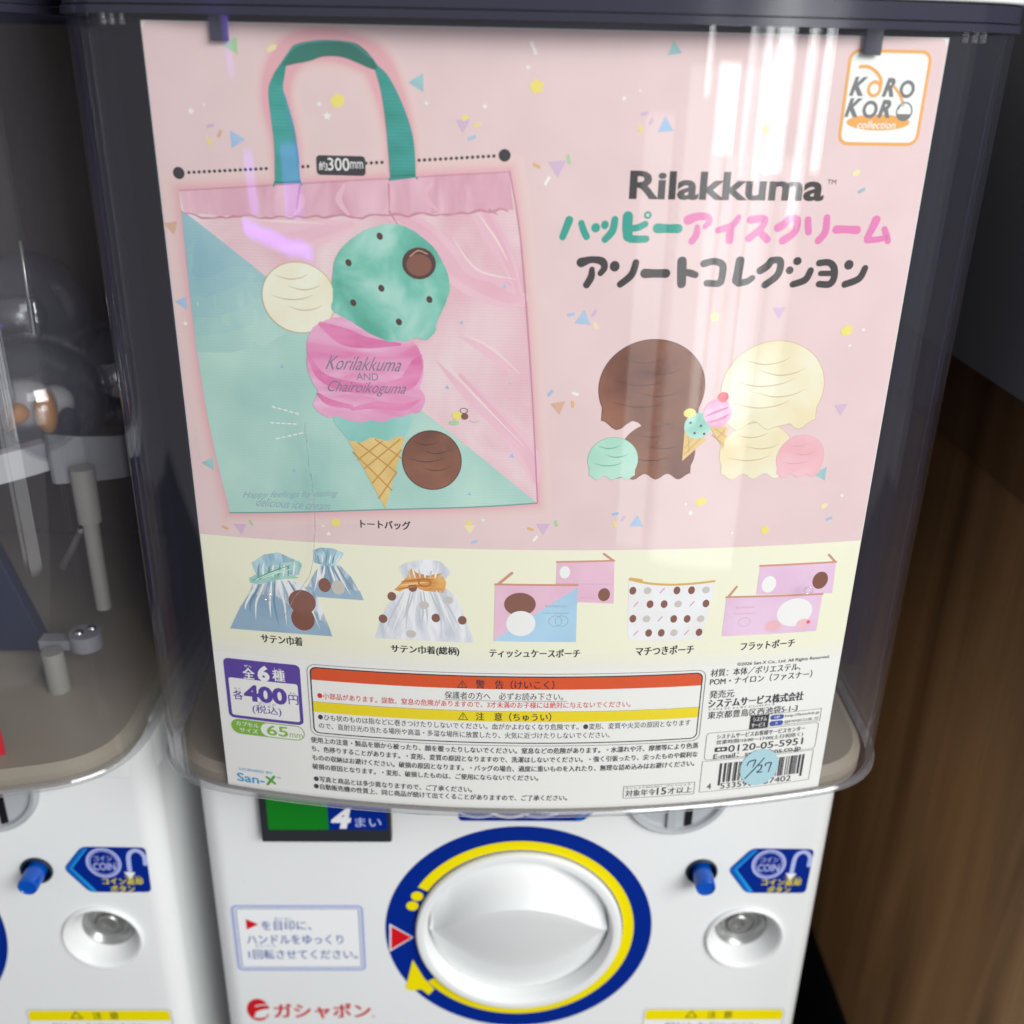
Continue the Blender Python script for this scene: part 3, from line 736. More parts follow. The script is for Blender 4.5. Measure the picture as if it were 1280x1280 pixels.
A.blob([(-68.40, -69.75), (-64.74, -65.23), (-59.83, -61.76), (-55.55, -59.86), (-50.53, -58.85), (-46.08, -59.38), (-41.91, -61.32), (-38.27, -64.05), (-35.14, -67.34), (-32.78, -71.44), (-31.21, -75.87), (-30.96, -80.11), (-32.32, -84.42), (-35.35, -91.27), (-35.64, -93.47), (-37.02, -95.43), (-39.22, -97.14), (-41.67, -96.37), (-43.87, -96.71), (-46.08, -97.88), (-48.54, -97.40), (-51.30, -98.03), (-54.01, -97.00), (-56.72, -95.98), (-59.41, -94.41), (-62.08, -92.57), (-64.76, -91.29), (-67.97, -89.48), (-71.01, -87.40), (-70.11, -83.05), (-70.29, -78.24), (-69.66, -73.72)], 'scoop_mint', 3.0, jit=.14)
for pts in ((((-67.45, -72.34), 1), ((-60.51, -65.64), 3), ((-52.46, -62.09), 1)),):
    A.stroke([(p[0], p[1], w) for p, w in pts], 'scoop_mint', 3.1)
for p in ((-53.80, -62.89), (-64.48, -71.73), (-53.78, -79.88), (-63.41, -84.99), (-37.70, -83.21), (-48.12, -91.06)):
    A.ell(p, 1.05, 1.25, 'choc_dark', 3.2, 9, rot=.4)
A.ell((-41.02, -71.37), 5.6, 5.2, 'choc_dark', 3.2); A.ell((-41.02, -71.90), 4.2, 3.6, 'brown_small', 3.3)
A.stroke([(-43.90, -69.10), (-41.22, -67.22), (-38.32, -68.19)], 'zip', 3.4, .4)
A.text('Korilakkuma', (-72.90, -106.05), (-47.35, -105.74), 4.9, 'script', 3.2, -.004, .45)
A.text('AND', (-63.33, -110.53), (-55.80, -110.41), 2.5, 'script', 3.2, -.008)
A.text('Chairoikoguma', (-73.65, -115.23), (-46.14, -114.53), 5.2, 'script', 3.2, -.004, .45)
A.ell((-28.32, -123.60), 1.9, 1.5, 'c_yellow', 2.4); A.ell((-25.79, -123.83), 1.3, 1.2, 'brown_small', 2.4); A.ell((-29.45, -126.27), 1.7, .9, 'c_green', 2.4); A.ring((-26.07, -121.79), 1.4, 1.0, .2, 'dark', 2.5)
for k in range(4): A.ell(((-23.81, -125.54)[0] + k * .9, (-23.81, -125.54)[1] - .3 * math.sin(k)), .16, .16, 'dark', 2.4, 6)
A.build('ice_cream_print', poster)

# title lettering
A = art()
A.text('Rilakkuma', (27.37, -45.48), (92.04, -45.00), 8.9, 'title_dark', 1, .030)
A.text('TM', (92.64, -43.49), (95.64, -43.59), 1.5, 'title_dark', 1, 0)
K = .0935
def gl(m, *strokes):
    for st in strokes:
        A.stroke([(p[0], p[1], w * K) for p, w in st], m, 1)
t = 'teal_title'
gl(t, (((8.24, -56.48), 28), ((7.23, -59.33), 26), ((6.28, -61.91), 24)), (((12.25, -57.42), 22), ((13.10, -59.69), 24), ((14.15, -61.70), 24)))
gl(t, (((23.23, -56.08), 24), ((22.59, -59.74), 26), ((20.27, -62.53), 24)))
A.ell((17.04, -58.81), 1.45, 1.5, t, 1); A.ell((20.02, -57.86), 1.25, 1.4, t, 1)
gl(t, (((27.43, -55.11), 36), ((27.46, -58.58), 36), ((27.84, -61.51), 34)), (((28.65, -62.24), 26), ((31.52, -62.30), 26), ((33.90, -62.18), 24)), (((28.43, -58.93), 22), ((31.07, -58.53), 24), ((33.28, -57.41), 22)))
A.ring((33.94, -54.57), 1.25, 1.25, .7, t, 1.2)
gl(t, (((37.47, -58.73), 34), ((40.82, -58.79), 30), ((44.27, -58.75), 32)))
t = 'pink_title'
gl(t, (((47.48, -55.97), 34), ((50.54, -54.84), 28), ((53.72, -54.99), 24), ((54.43, -56.45), 22), ((53.24, -58.11), 18)), (((50.64, -58.14), 18), ((50.57, -60.54), 24), ((49.23, -62.77), 24)))
gl(t, (((64.21, -54.99), 20), ((62.34, -57.48), 24), ((57.68, -59.18), 22)), (((61.80, -58.78), 28), ((61.82, -60.82), 28), ((61.87, -62.30), 28)))
gl(t, (((68.26, -55.78), 26), ((70.84, -55.40), 26), ((73.09, -55.56), 24), ((72.15, -58.34), 24), ((68.34, -61.70), 26)), (((71.60, -59.45), 24), ((73.12, -60.75), 26), ((74.64, -62.04), 26)))
gl(t, (((81.09, -55.51), 26), ((80.08, -56.81), 28), ((77.91, -58.21), 30)), (((81.07, -55.33), 24), ((84.03, -55.50), 26), ((83.77, -59.49), 26), ((80.00, -62.40), 28)))
gl(t, (((87.78, -55.57), 24), ((87.99, -57.14), 24), ((88.52, -59.56), 24)), (((94.19, -54.89), 24), ((94.26, -59.45), 26), ((92.29, -62.36), 26)))
gl(t, (((98.04, -58.69), 30), ((101.53, -58.69), 27), ((105.17, -58.87), 30)))
gl(t, (((111.38, -55.59), 32), ((110.51, -58.21), 28), ((109.22, -61.41), 24)), (((109.35, -62.17), 24), ((112.77, -61.98), 22), ((115.42, -61.42), 22)), (((114.82, -58.59), 22), ((115.76, -60.47), 24), ((116.74, -62.56), 22)))
t = 'title_dark'
gl(t, (((12.81, -70.08), 34), ((16.12, -69.10), 24), ((19.69, -69.61), 28), ((20.57, -71.67), 24), ((19.33, -73.57), 20)), (((16.47, -72.29), 20), ((16.30, -74.75), 26), ((14.88, -77.43), 25)))
A.ell((24.01, -71.16), 1.65, 1.75, t, 1)
gl(t, (((31.06, -69.86), 24), ((29.78, -73.93), 26), ((26.19, -77.11), 24)))
gl(t, (((34.29, -73.41), 34), ((37.88, -73.38), 30), ((41.38, -73.35), 32)))
gl(t, (((46.50, -69.34), 34), ((46.69, -72.84), 34), ((46.92, -76.75), 32)), (((48.36, -72.92), 24), ((49.95, -73.29), 26), ((51.36, -73.76), 24)))
gl(t, (((53.96, -70.05), 26), ((57.21, -69.27), 24), ((60.25, -70.39), 26), ((60.59, -73.72), 26), ((60.23, -76.11), 26)), (((59.50, -76.69), 24), ((57.42, -76.60), 24), ((55.54, -76.51), 24)))
gl(t, (((66.20, -69.04), 32), ((65.96, -72.27), 32), ((65.71, -75.52), 34)), (((66.41, -76.48), 26), ((69.22, -75.90), 24), ((70.98, -74.74), 22)))
gl(t, (((76.86, -69.01), 26), ((75.59, -70.82), 28), ((73.48, -72.25), 28)), (((77.04, -68.82), 24), ((80.06, -69.19), 26), ((79.62, -73.68), 26), ((75.63, -77.05), 26)))
A.ell((85.93, -69.09), 1.45, 1.35, t, 1); A.ell((83.63, -72.15), 1.3, 1.3, t, 1)
gl(t, (((90.97, -72.25), 24), ((89.48, -75.34), 26), ((85.35, -76.87), 24)))
gl(t, (((93.64, -69.76), 24), ((96.94, -69.58), 24), ((99.02, -71.31), 26), ((99.53, -74.69), 26), ((98.22, -76.83), 26), ((94.55, -76.81), 24)), (((94.64, -73.22), 20), ((96.47, -73.23), 20), ((98.70, -73.24), 20)))
A.ell((104.16, -70.36), 1.6, 1.65, t, 1)
gl(t, (((110.08, -71.55), 24), ((108.49, -75.03), 26), ((103.76, -76.95), 26)))
A.build('title_lettering', poster)

# corner logo
A = art()
q0, q1 = (92.30, -3.81), (121.89, -32.28)
x0, y1 = (94.37, -17.45)[0] - .2, (103.93, -3.69)[1]
x1, y0 = (121.16, -17.03)[0] + .2, (107.40, -32.18)[1]
A.rrect(x0, y0, x1, y1, 3.4, 'logo_white', .6)
A.rframe(x0, y0, x1, y1, 3.4, 1.0, 'logo_orange', .8)
A.ell((106.86, -25.13), 10.6, 2.4, 'logo_orange', 1.0)
for ch, l, r, h in (('K', (96.59, -14.83), (101.23, -14.28), 5.6), ('R', (107.37, -14.65), (111.36, -14.70), 5.6), ('K', (95.96, -20.98), (100.42, -20.67), 5.6), ('R', (106.87, -21.05), (111.14, -20.99), 5.4)):
    A.text(ch, l, r, h, 'logo_grey', 1.2, .05, .25)
A.ring((103.94, -15.17), 2.4, 2.55, 1.0, 'logo_orange', 1.2)
A.ring((114.82, -15.11), 2.5, 2.65, 1.05, 'logo_grey', 1.2)
A.ring((103.54, -21.27), 2.5, 2.65, 1.05, 'logo_grey', 1.2)
A.stroke([(98.26, -8.84), (100.86, -8.79), (103.90, -10.36), (105.69, -12.52), (105.75, -14.44)], 'logo_orange', 1.3, 1.0)
A.stroke([(110.24, -14.36), (112.16, -16.22), (113.96, -18.80)], 'logo_orange', 1.3, .8)
A.ring((115.04, -21.77), 2.75, 2.9, .45, 'logo_grey', 1.3)
A.ell((115.04, -21.77), 2.75, 2.9, 'logo_grey', 1.35, 24, PI * 1.08, PI * 1.92)
A.stroke([(112.92, -21.20), (113.42, -20.24), (114.69, -19.86)], 'logo_grey', 1.4, .25)
A.text('collection', (100.17, -25.78), (112.95, -25.93), 2.3, 'ink_white', 1.4, .01, .25)
A.build('corner_logo', poster)

# the two pairs of big scoops with wafer cones between them
def scoop(A, c, rx, ry, m, edge, lay):
    pts = []
    for i in range(60):
        a = 2 * PI * i / 60
        x, y = rx * math.cos(a), ry * math.sin(a)
        if y < -ry * .45:
            y = -ry * (.78 + .10 * math.cos(x / rx * 11)); x *= 1.06
        pts.append((c[0] + x, c[1] + y))
    A.poly([(c[0] + (p[0] - c[0]) * 1.012, c[1] + (p[1] - c[1]) * 1.012) for p in pts], edge, lay)
    A.poly(pts, m, lay + .1)
    ridges(c, rx, ry, edge, lay + .2, .35, 5 if rx > 15 else 3)
A = art()
scoop(A, (43.29, -136.91), 13.5, 11.5, 'choc', 'choc_dark', 1)
scoop(A, (39.53, -112.95), 18.6, 17.2, 'choc', 'choc_dark', 1.3)
A.build('chocolate_scoop_print', poster)
A = art()
scoop(A, (79.54, -137.52), 13.5, 11.5, 'vanilla', 'vanilla_line', 1)
scoop(A, (82.89, -113.60), 18.6, 17.2, 'vanilla', 'vanilla_line', 1.3)
A.build('vanilla_scoop_print', poster)
A = art()
scoop(A, (27.26, -139.57), 9.0, 8.6, 'mint_pale', 'scoop_mint_line', 1.6)
A.build('small_scoop_print', poster)
A = art()
scoop(A, (96.43, -139.89), 9.0, 8.8, 'rose_pale', 'faint_rose', 1.6)
A.build('small_scoop_print', poster)
A = art()
A.poly([(52.34, -128.26), (60.91, -131.67), (52.44, -140.06)], 'cone', 2.0)
for a, b in (((53.72, -129.47), (54.62, -136.43)), ((56.13, -130.40), (53.05, -135.19)), ((58.54, -131.33), (52.96, -137.62))): A.stroke([a, b], 'cone_line', 2.1, .3)
A.ell((56.97, -126.82), 4.9, 4.8, 'scoop_mint', 2.2)
for p in ((54.25, -125.60), (58.13, -126.83), (56.05, -129.50), (59.57, -129.84)): A.ell(p, .5, .5, 'choc_dark', 2.3, 8)
A.ell((53.65, -122.04), 2.2, 1.7, 'c_yellow', 2.4)
A.poly([(61.35, -127.17), (68.36, -127.28), (67.17, -135.72)], 'cone', 2.5)
for a, b in (((63.16, -127.80), (67.89, -131.18)), ((62.52, -130.19), (67.31, -134.20)), ((67.28, -128.16), (64.42, -131.72))): A.stroke([a, b], 'cone_line', 2.6, .3)
A.ell((63.77, -122.15), 5.1, 5.3, 'scoop_pink', 2.7)
for a, b, c in (((59.53, -123.28), (63.42, -121.55), (67.33, -120.13)), ((60.34, -125.67), (64.59, -124.53), (68.16, -122.50))): A.stroke([(a[0], a[1], .3), (b[0], b[1], 1.0), (c[0], c[1], .3)], 'scoop_pink_dark', 2.8)
A.ell((65.21, -116.29), 1.9, 1.9, 'cherry', 2.9)
A.build('ice_cream_cone_print', poster)

# product pictures in the cream band
def folds(neck, base, mats, lay, w=.9, bow=1.2):
    """gathers of cloth running from the tied neck to the hem"""
    n = len(neck)
    for k, (a, b) in enumerate(zip(neck, base)):
        mx_, my_ = (a[0] + b[0]) / 2 + random.uniform(-bow, bow), (a[1] + b[1]) / 2 + bow * .6
        f = random.uniform(.55, .95)
        e = (a[0] + (b[0] - a[0]) * f, a[1] + (b[1] - a[1]) * f)
        A.stroke([(a[0], a[1], w * .5), ((a[0] + mx_) / 2, (a[1] + my_) / 2, w * random.uniform(.7, 1.2)), (mx_, my_, w * .8), (e[0], e[1], .08)], mats[k % len(mats)], lay + k * .01)
def between(a, b, n): return [(a[0] + (b[0] - a[0]) * (i + .5) / n, a[1] + (b[1] - a[1]) * (i + .5) / n) for i in range(n)]
random.seed(5)
A = art()
A.poly([(-86.03, -194.51), (-82.90, -188.49), (-80.22, -184.27), (-72.59, -183.77), (-68.25, -188.85), (-65.43, -194.77), (-64.03, -198.09), (-74.77, -197.78), (-84.68, -197.83)], 'satin_hi', 1.0)
A.poly([(-85.68, -193.80), (-65.41, -194.08), (-64.03, -198.09), (-84.68, -197.83)], 'satin', 1.1)
A.poly([(-82.63, -178.45), (-79.82, -176.94), (-74.98, -176.96), (-70.54, -178.67), (-72.49, -181.76), (-74.75, -184.57), (-78.69, -184.17), (-82.31, -183.41)], 'satin_aqua', 1.2)
A.ell((-78.83, -192.60), 2.4, 3.0, 'brown_small', 1.3); A.ell((-73.64, -193.26), 2.6, 3.0, 'grey_small', 1.3)
folds(between((-80.85, -184.65), (-72.92, -184.45), 8), between((-84.65, -197.49), (-64.62, -197.44), 8), ('satin_light', 'satin_deep'), 1.15, .8)
folds(between((-81.08, -183.33), (-73.47, -183.16), 6), between((-82.31, -178.10), (-70.83, -178.35), 6), ('satin_deep', 'satin_light'), 1.25, .6, .3)
A.build('small_drawstring_bag_print', poster)
A = art()
A.poly([(-117.74, -215.15), (-113.38, -206.43), (-109.28, -199.68), (-106.20, -193.15), (-97.59, -191.01), (-88.37, -192.30), (-82.44, -196.63), (-80.05, -204.04), (-76.84, -214.68), (-97.73, -214.78)], 'satin_hi', 1.5)
A.poly([(-117.74, -215.15), (-112.61, -204.93), (-108.58, -198.91), (-98.15, -198.62), (-87.66, -206.06), (-79.96, -208.23), (-76.84, -214.68), (-97.73, -214.78)], 'satin', 1.6)
A.poly([(-106.49, -185.34), (-101.52, -181.54), (-95.87, -180.09), (-91.69, -181.76), (-86.93, -184.08), (-88.46, -188.91), (-96.07, -191.57), (-103.93, -192.26), (-105.80, -188.33)], 'satin_aqua', 1.7)
A.poly([(-107.98, -191.95), (-102.03, -187.99), (-94.97, -184.70), (-88.08, -182.83), (-87.02, -185.43), (-92.76, -188.57), (-88.55, -190.27), (-96.07, -191.57), (-104.10, -194.33), (-107.84, -193.99)], 'satin_mint', 1.8)
A.ell((-87.95, -200.51), 5.3, 5.2, 'brown_small', 1.9); A.ell((-88.09, -207.85), 4.6, 5.2, 'brown_small', 1.9)
folds(between((-105.59, -193.44), (-90.50, -191.79), 11), between((-116.36, -214.27), (-79.27, -213.11), 11), ('satin_light', 'satin_deep', 'satin_light', 'satin'), 1.65, 1.0)
folds(between((-105.45, -191.71), (-89.70, -189.01), 8), between((-104.13, -183.11), (-88.67, -182.54), 8), ('satin_deep', 'satin_light'), 1.75, .8, .4)
folds(between((-107.47, -193.27), (-102.30, -191.43), 4), between((-89.99, -183.98), (-87.34, -185.79), 4), ('mint_deep', 'mint_light'), 1.85, .7, .5)
A.build('large_drawstring_bag_print', poster)
A = art()
A.poly([(-60.26, -214.19), (-58.52, -208.12), (-55.20, -199.63), (-50.18, -193.91), (-44.06, -190.93), (-34.40, -189.87), (-28.99, -194.73), (-25.04, -204.85), (-21.94, -214.51), (-38.28, -214.40)], 'satin_white', 1.0)
A.poly([(-50.54, -183.21), (-47.50, -181.42), (-40.89, -179.82), (-34.93, -180.26), (-30.47, -184.40), (-32.58, -187.13), (-35.62, -191.25), (-44.09, -192.27), (-48.24, -188.43)], 'satin_white', 1.1)
A.poly([(-52.28, -193.00), (-47.63, -187.73), (-45.74, -183.66), (-43.37, -185.55), (-39.48, -186.38), (-34.37, -185.19), (-32.59, -189.13), (-33.52, -193.53), (-36.52, -190.62), (-41.07, -192.82), (-45.88, -191.01), (-50.17, -193.57)], 'ribbon_orange', 1.2)
for p in ((-56.90, -205.59), (-36.64, -204.23), (-26.57, -204.90), (-45.29, -191.65), (-53.26, -195.77)): A.ell(p, 1.7, 1.9, 'brown_small', 1.3, 12)
for p in ((-46.26, -211.63), (-41.15, -198.93), (-32.03, -196.53)): A.ell(p, 2.0, 1.7, 'grey_small', 1.3, 12)
folds(between((-49.27, -193.87), (-34.42, -192.56), 12), between((-59.00, -213.76), (-23.48, -213.50), 12), ('white_deep', 'ink_white', 'white_deep'), 1.15, .8)
folds(between((-47.02, -187.71), (-34.08, -187.18), 7), between((-49.32, -182.49), (-31.36, -182.44), 7), ('white_deep', 'ink_white'), 1.15, .7, .4)
folds(between((-51.08, -193.28), (-48.85, -188.46), 3), between((-35.01, -190.56), (-33.18, -187.15), 3), ('ribbon_deep', 'ribbon_light'), 1.25, .7, .6)
A.ring((-40.72, -189.44), 2.6, 1.9, .7, 'ribbon_deep', 1.27, 20)
A.build('white_drawstring_bag_print', poster)
A = art()
A.poly([(8.56, -179.73), (30.12, -179.14), (30.86, -197.27), (8.54, -196.10)], 'pouch_pink', 1.0)
A.stroke([(8.56, -179.73), (30.13, -179.31)], 'zip', 1.1, .7); A.stroke([(29.51, -179.14), (26.06, -176.48)], 'zip', 1.2, .9)
A.stroke([(8.58, -188.68), (30.39, -189.13)], 'faint_rose', 1.1, .25)
A.ell((11.72, -184.01), 2.0, 2.6, 'ink_white', 1.2, 14); A.ell((26.98, -193.47), 2.3, 2.8, 'brown_small', 1.2, 14)
A.text('with ice cream', (18.20, -194.41), (23.69, -194.80), .9, 'faint_rose', 1.2)
A.poly([(-14.26, -189.29), (16.76, -189.35), (17.20, -213.74), (-14.56, -213.62)], 'pouch_pink', 1.5)
A.poly([(16.80, -190.36), (16.76, -189.35), (17.20, -213.74), (-13.64, -213.60), (-14.26, -212.91)], 'pouch_blue', 1.6)
A.stroke([(-14.26, -189.29), (16.76, -189.35)], 'zip', 1.7, .8); A.stroke([(-12.76, -188.93), (-8.04, -184.51)], 'zip', 1.8, 1.1)
A.ell((-4.76, -197.56), 6.0, 4.9, 'brown_small', 1.9); A.ell((-4.27, -205.78), 5.6, 5.4, 'ink_white', 1.9)
A.text('Korilakkuma', (4.97, -198.15), (13.18, -198.14), 1.2, 'faint', 1.9); A.text('Chairoikoguma', (4.15, -201.23), (13.91, -201.22), 1.2, 'faint', 1.9)
A.ring((8.85, -204.66), 2.6, 2.4, .25, 'faint', 1.9); A.ring((11.29, -204.66), 2.6, 2.4, .25, 'faint', 1.9)
A.build('tissue_pouch_print', poster)
A = art()
A.poly([(36.07, -187.54), (43.53, -189.38), (52.79, -189.97), (61.43, -189.59), (69.18, -189.23), (69.30, -193.68), (67.00, -209.24), (66.19, -214.17), (51.59, -214.20), (38.34, -213.41), (36.91, -210.55)], 'pouch_white', 1.0)
A.stroke([(36.36, -187.21), (44.12, -189.06), (52.78, -189.80), (61.43, -189.59), (69.14, -188.89)], 'zip_gold', 1.1, .9); A.stroke([(36.64, -186.88), (40.96, -187.64)], 'zip_gold', 1.2, 1.0)
random.seed(3)
for r in range(4):
    for c in range(6):
        px = 791 + c * 17.5 + (r % 2) * 4
        b = [(37.88, -191.96), (38.26, -197.76), (38.66, -203.97), (39.07, -210.26)][r]
        e = [(67.31, -192.56), (66.61, -198.38), (66.29, -204.98), (64.93, -210.90)][r]
        q = (b[0] + (e[0] - b[0]) * c / 5.2 + (r % 2) * 1.2, b[1] + (e[1] - b[1]) * c / 5.2)
        k = (c + r * 2) % 4
        if k in (0, 3): A.ell(q, 1.35, 1.7, 'brown_small', 1.3, 12)
        elif k == 1: A.ell(q, 1.5, 1.5, 'grey_small', 1.3, 12)
        else:
            A.stroke([(q[0] - .7, q[1] - .9), (q[0] + .7, q[1] + .9)], 'faint_rose', 1.3, .5)
A.build('gusset_pouch_print', poster)
A = art()
A.poly([(86.43, -183.28), (117.02, -183.54), (117.49, -197.20), (86.30, -195.61)], 'pouch_lilac', 1.0)
A.stroke([(86.43, -183.28), (117.02, -183.54)], 'zip', 1.1, .8); A.stroke([(116.30, -183.14), (113.56, -180.20)], 'zip', 1.2, .9)
A.ell((90.91, -191.40), 2.9, 3.6, 'ink_white', 1.2, 16); A.ell((111.61, -191.09), 3.2, 3.8, 'brown_small', 1.2, 16)
A.poly([(74.57, -196.00), (113.51, -197.21), (113.29, -213.72), (74.43, -213.21)], 'pouch_lilac', 1.5)
A.stroke([(74.57, -196.00), (113.51, -197.21)], 'zip', 1.6, .8); A.stroke([(75.49, -195.70), (78.23, -191.71)], 'zip', 1.7, .9)
A.ell((102.99, -204.52), 7.2, 6.2, 'ink_white', 1.7); A.ell((94.83, -209.96), 3.2, 2.6, 'rose_pale', 1.8); A.ell((107.38, -209.91), 3.0, 2.2, 'rose_pale', 1.8); A.ell((109.30, -209.35), .8, .8, 'cherry', 1.9)
A.text('Korilakkuma', (78.89, -200.75), (86.27, -200.85), 1.0, 'faint_rose', 1.8); A.text('Chairoikoguma', (78.23, -203.52), (86.92, -203.70), 1.0, 'faint_rose', 1.8); A.ring((82.82, -207.33), 2.4, 2.0, .2, 'faint_rose', 1.8)
A.build('flat_pouch_print', poster)

for body, l, r, h in (('トートバッグ', (-64.07, -166.75), (-45.71, -165.91), 3.4), ('サテン巾着', (-105.42, -218.81), (-89.00, -217.52), 3.9), ('サテン巾着(総柄)', (-54.17, -218.77), (-27.79, -218.58), 4.0),
                      ('ティッシュケースポーチ', (-16.04, -218.94), (18.97, -218.71), 3.7), ('マチつきポーチ', (40.84, -218.09), (63.71, -218.52), 3.9), ('フラットポーチ', (82.72, -218.07), (104.91, -218.60), 3.8)):
    A = art()
    A.text(body, l, r, h, 'dark', 1, .034)
    A.build('caption_lettering', poster)

# price badge
A = art()
x0, x1 = (-122.09, -239.79)[0], (-90.79, -235.94)[0]; y1, y0 = (-105.26, -229.02)[1], (-107.51, -257.39)[1]; ym = (-105.97, -238.05)[1]
A.rrect(x0, y0, x1, y1, 2.2, 'purple', .5)
A.rrect(x0 + 1.4, y0 + 1.4, x1 - 1.4, ym, 1.0, 'paper', .8)
A.text('全', (-114.34, -235.35), (-109.69, -235.13), 5.0, 'ink_white', 1, .03)
A.text('6', (-108.33, -234.59), (-103.39, -234.37), 7.4, 'ink_white', 1, .05)
A.text('種', (-102.13, -234.97), (-97.22, -234.78), 5.0, 'ink_white', 1, .03)
A.text('ぜん', (-113.70, -231.90), (-110.39, -231.67), 1.2, 'ink_white', 1); A.text('しゅ', (-101.24, -231.89), (-98.30, -231.75), 1.2, 'ink_white', 1)
A.text('各', (-119.35, -246.28), (-115.28, -245.90), 4.4, 'purple', 1, .02)
A.text('400', (-114.85, -244.89), (-96.88, -244.12), 8.0, 'purple', 1, .045)
A.text('円', (-96.32, -245.57), (-92.38, -245.50), 4.4, 'purple', 1, .015)
A.text('かく', (-118.72, -243.13), (-116.02, -242.95), 1.1, 'purple', 1); A.text('えん', (-95.79, -242.48), (-93.16, -242.38), 1.1, 'purple', 1)
A.text('(税込)', (-111.81, -252.36), (-99.73, -251.72), 4.6, 'purple', 1, .01)
A.text('ぜい こみ', (-109.19, -249.10), (-101.83, -248.72), 1.1, 'purple', 1)
A.build('price_badge', poster)
A = art()
x0, x1 = (-121.61, -263.05)[0], (-90.69, -260.67)[0]; yc_ = (-106.15, -261.51)[1]
A.rrect(x0, yc_ - 3.6, x1, yc_ + 3.6, 3.6, 'lime', .5)
A.rrect(x0 + 12.5, yc_ - 3.2, x1 - .4, yc_ + 3.2, 3.2, 'paper', .8)
A.text('カプセル', (x0 + 2.2, yc_ + 1.5), (x0 + 11.8, yc_ + 1.5), 2.2, 'ink_white', 1, .015)
A.text('サイズ', (x0 + 3.4, yc_ - 1.5), (x0 + 11.2, yc_ - 1.5), 2.2, 'ink_white', 1, .015)
A.text('65', (x0 + 15.0, yc_), (x0 + 24.0, yc_), 5.0, 'lime', 1, .015)
A.text('mm', (x0 + 24.6, yc_ - 1.3), (x0 + 30.0, yc_ - 1.3), 2.0, 'lime', 1)
A.build('capsule_size_badge', poster)
A = art()
A.text('LICENSED BY', (-120.08, -283.87), (-105.71, -282.50), 1.2, 'cyan_logo', 1)
A.text('San-', (-121.50, -287.86), (-109.54, -287.23), 4.4, 'cyan_logo', 1, .012)
for a, b in (((-108.37, -285.59), (-105.12, -288.37)), ((-105.20, -284.88), (-108.31, -289.30))): A.stroke([a, b], 'green_logo', 1, 1.1)
A.text('TM', (-104.19, -285.13), (-102.46, -285.07), .9, 'cyan_logo', 1)
A.build('licence_logo', poster)

# warning panel
A = art()
x0, x1 = (-87.43, -239.32)[0], (69.28, -240.35)[0]; y1, y0 = -228.4, (-87.03, -260.44)[1] - .6
A.rframe(x0 - .6, y0 - .6, x1 + .6, y1 + .4, 3.4, .22, 'line', .5)
A.rrect(x0 + .6, y0 + .6, x1 - .6, y1 - .8, 2.6, 'dark', .6)
X0, X1, Y0, Y1 = x0 + 1.1, x1 - 1.1, y0 + 1.1, y1 - 1.3
A.rrect(X0, Y0, X1, Y1, 2.2, 'paper', .8)
ya = (-84.93, -235.16)[1]; yb = (-85.51, -245.32)[1]; yd = (-85.13, -250.21)[1]
A.poly([p for p in A.rpts(X0, ya - 5, X1, Y1, 2.2)[:14]] + [(X0, ya), (X1, ya)], 'orange_bar', 1.0)
A.poly([(X0, yd), (X1, yd), (X1, yb), (X0, yb)], 'yellow_bar', 1.0)
A.stroke([(X0, yb), (X1, yb)], 'line', 1.1, .15, cap=False)
for body, l, r, h, m, b in (('警　告（けいこく）', (-21.22, -233.09), (9.52, -232.85), 3.9, 'title_dark', .02), ('保護者の方へ　必ずお読み下さい。', (-33.48, -238.30), (13.20, -238.37), 3.4, 'ink_text', .008),
                            ('●小部品があります。誤飲、窒息の危険がありますので、3才未満のお子様には絶対に与えないでください。', (-84.35, -242.19), (40.19, -242.32), 2.9, 'red_ink', .012),
                            ('注　意（ちゅうい）', (-21.13, -247.86), (8.77, -247.82), 3.8, 'title_dark', .02),
                            ('●ひも状のものは指などに巻きつけたりしないでください。血がかよわなくなり危険です。●変形、変質や火災の原因となります', (-84.62, -252.83), (65.40, -252.03), 2.9, 'ink_text', .012),
                            ('ので、直射日光の当たる場所や高温・多湿な場所に放置したり、火気に近づけたりしないでください。', (-84.51, -256.86), (32.62, -256.21), 2.9, 'ink_text', .012)):
    A.text(body, l, r, h, m, 1.3, b)
a, b = (-33.49, -240.52), (14.88, -240.78); A.stroke([a, (b[0], a[1])], 'ink_text', 1.3, .18, cap=False)
for q in ((-26.55, -233.27), (-26.22, -248.03)):
    tp = [(q[0] + 2.1 * math.cos(PI / 2 + 2 * PI * k / 3), q[1] - .4 + 2.1 * math.sin(PI / 2 + 2 * PI * k / 3)) for k in range(3)]
    for k in range(3): A.stroke([tp[k], tp[(k + 1) % 3]], 'title_dark', 1.3, .28)
    A.stroke([(q[0], q[1] + .7), (q[0], q[1] - .5)], 'title_dark', 1.4, .3); A.ell((q[0], q[1] - 1.0), .16, .16, 'title_dark', 1.4, 8)
A.build('warning_panel', poster)

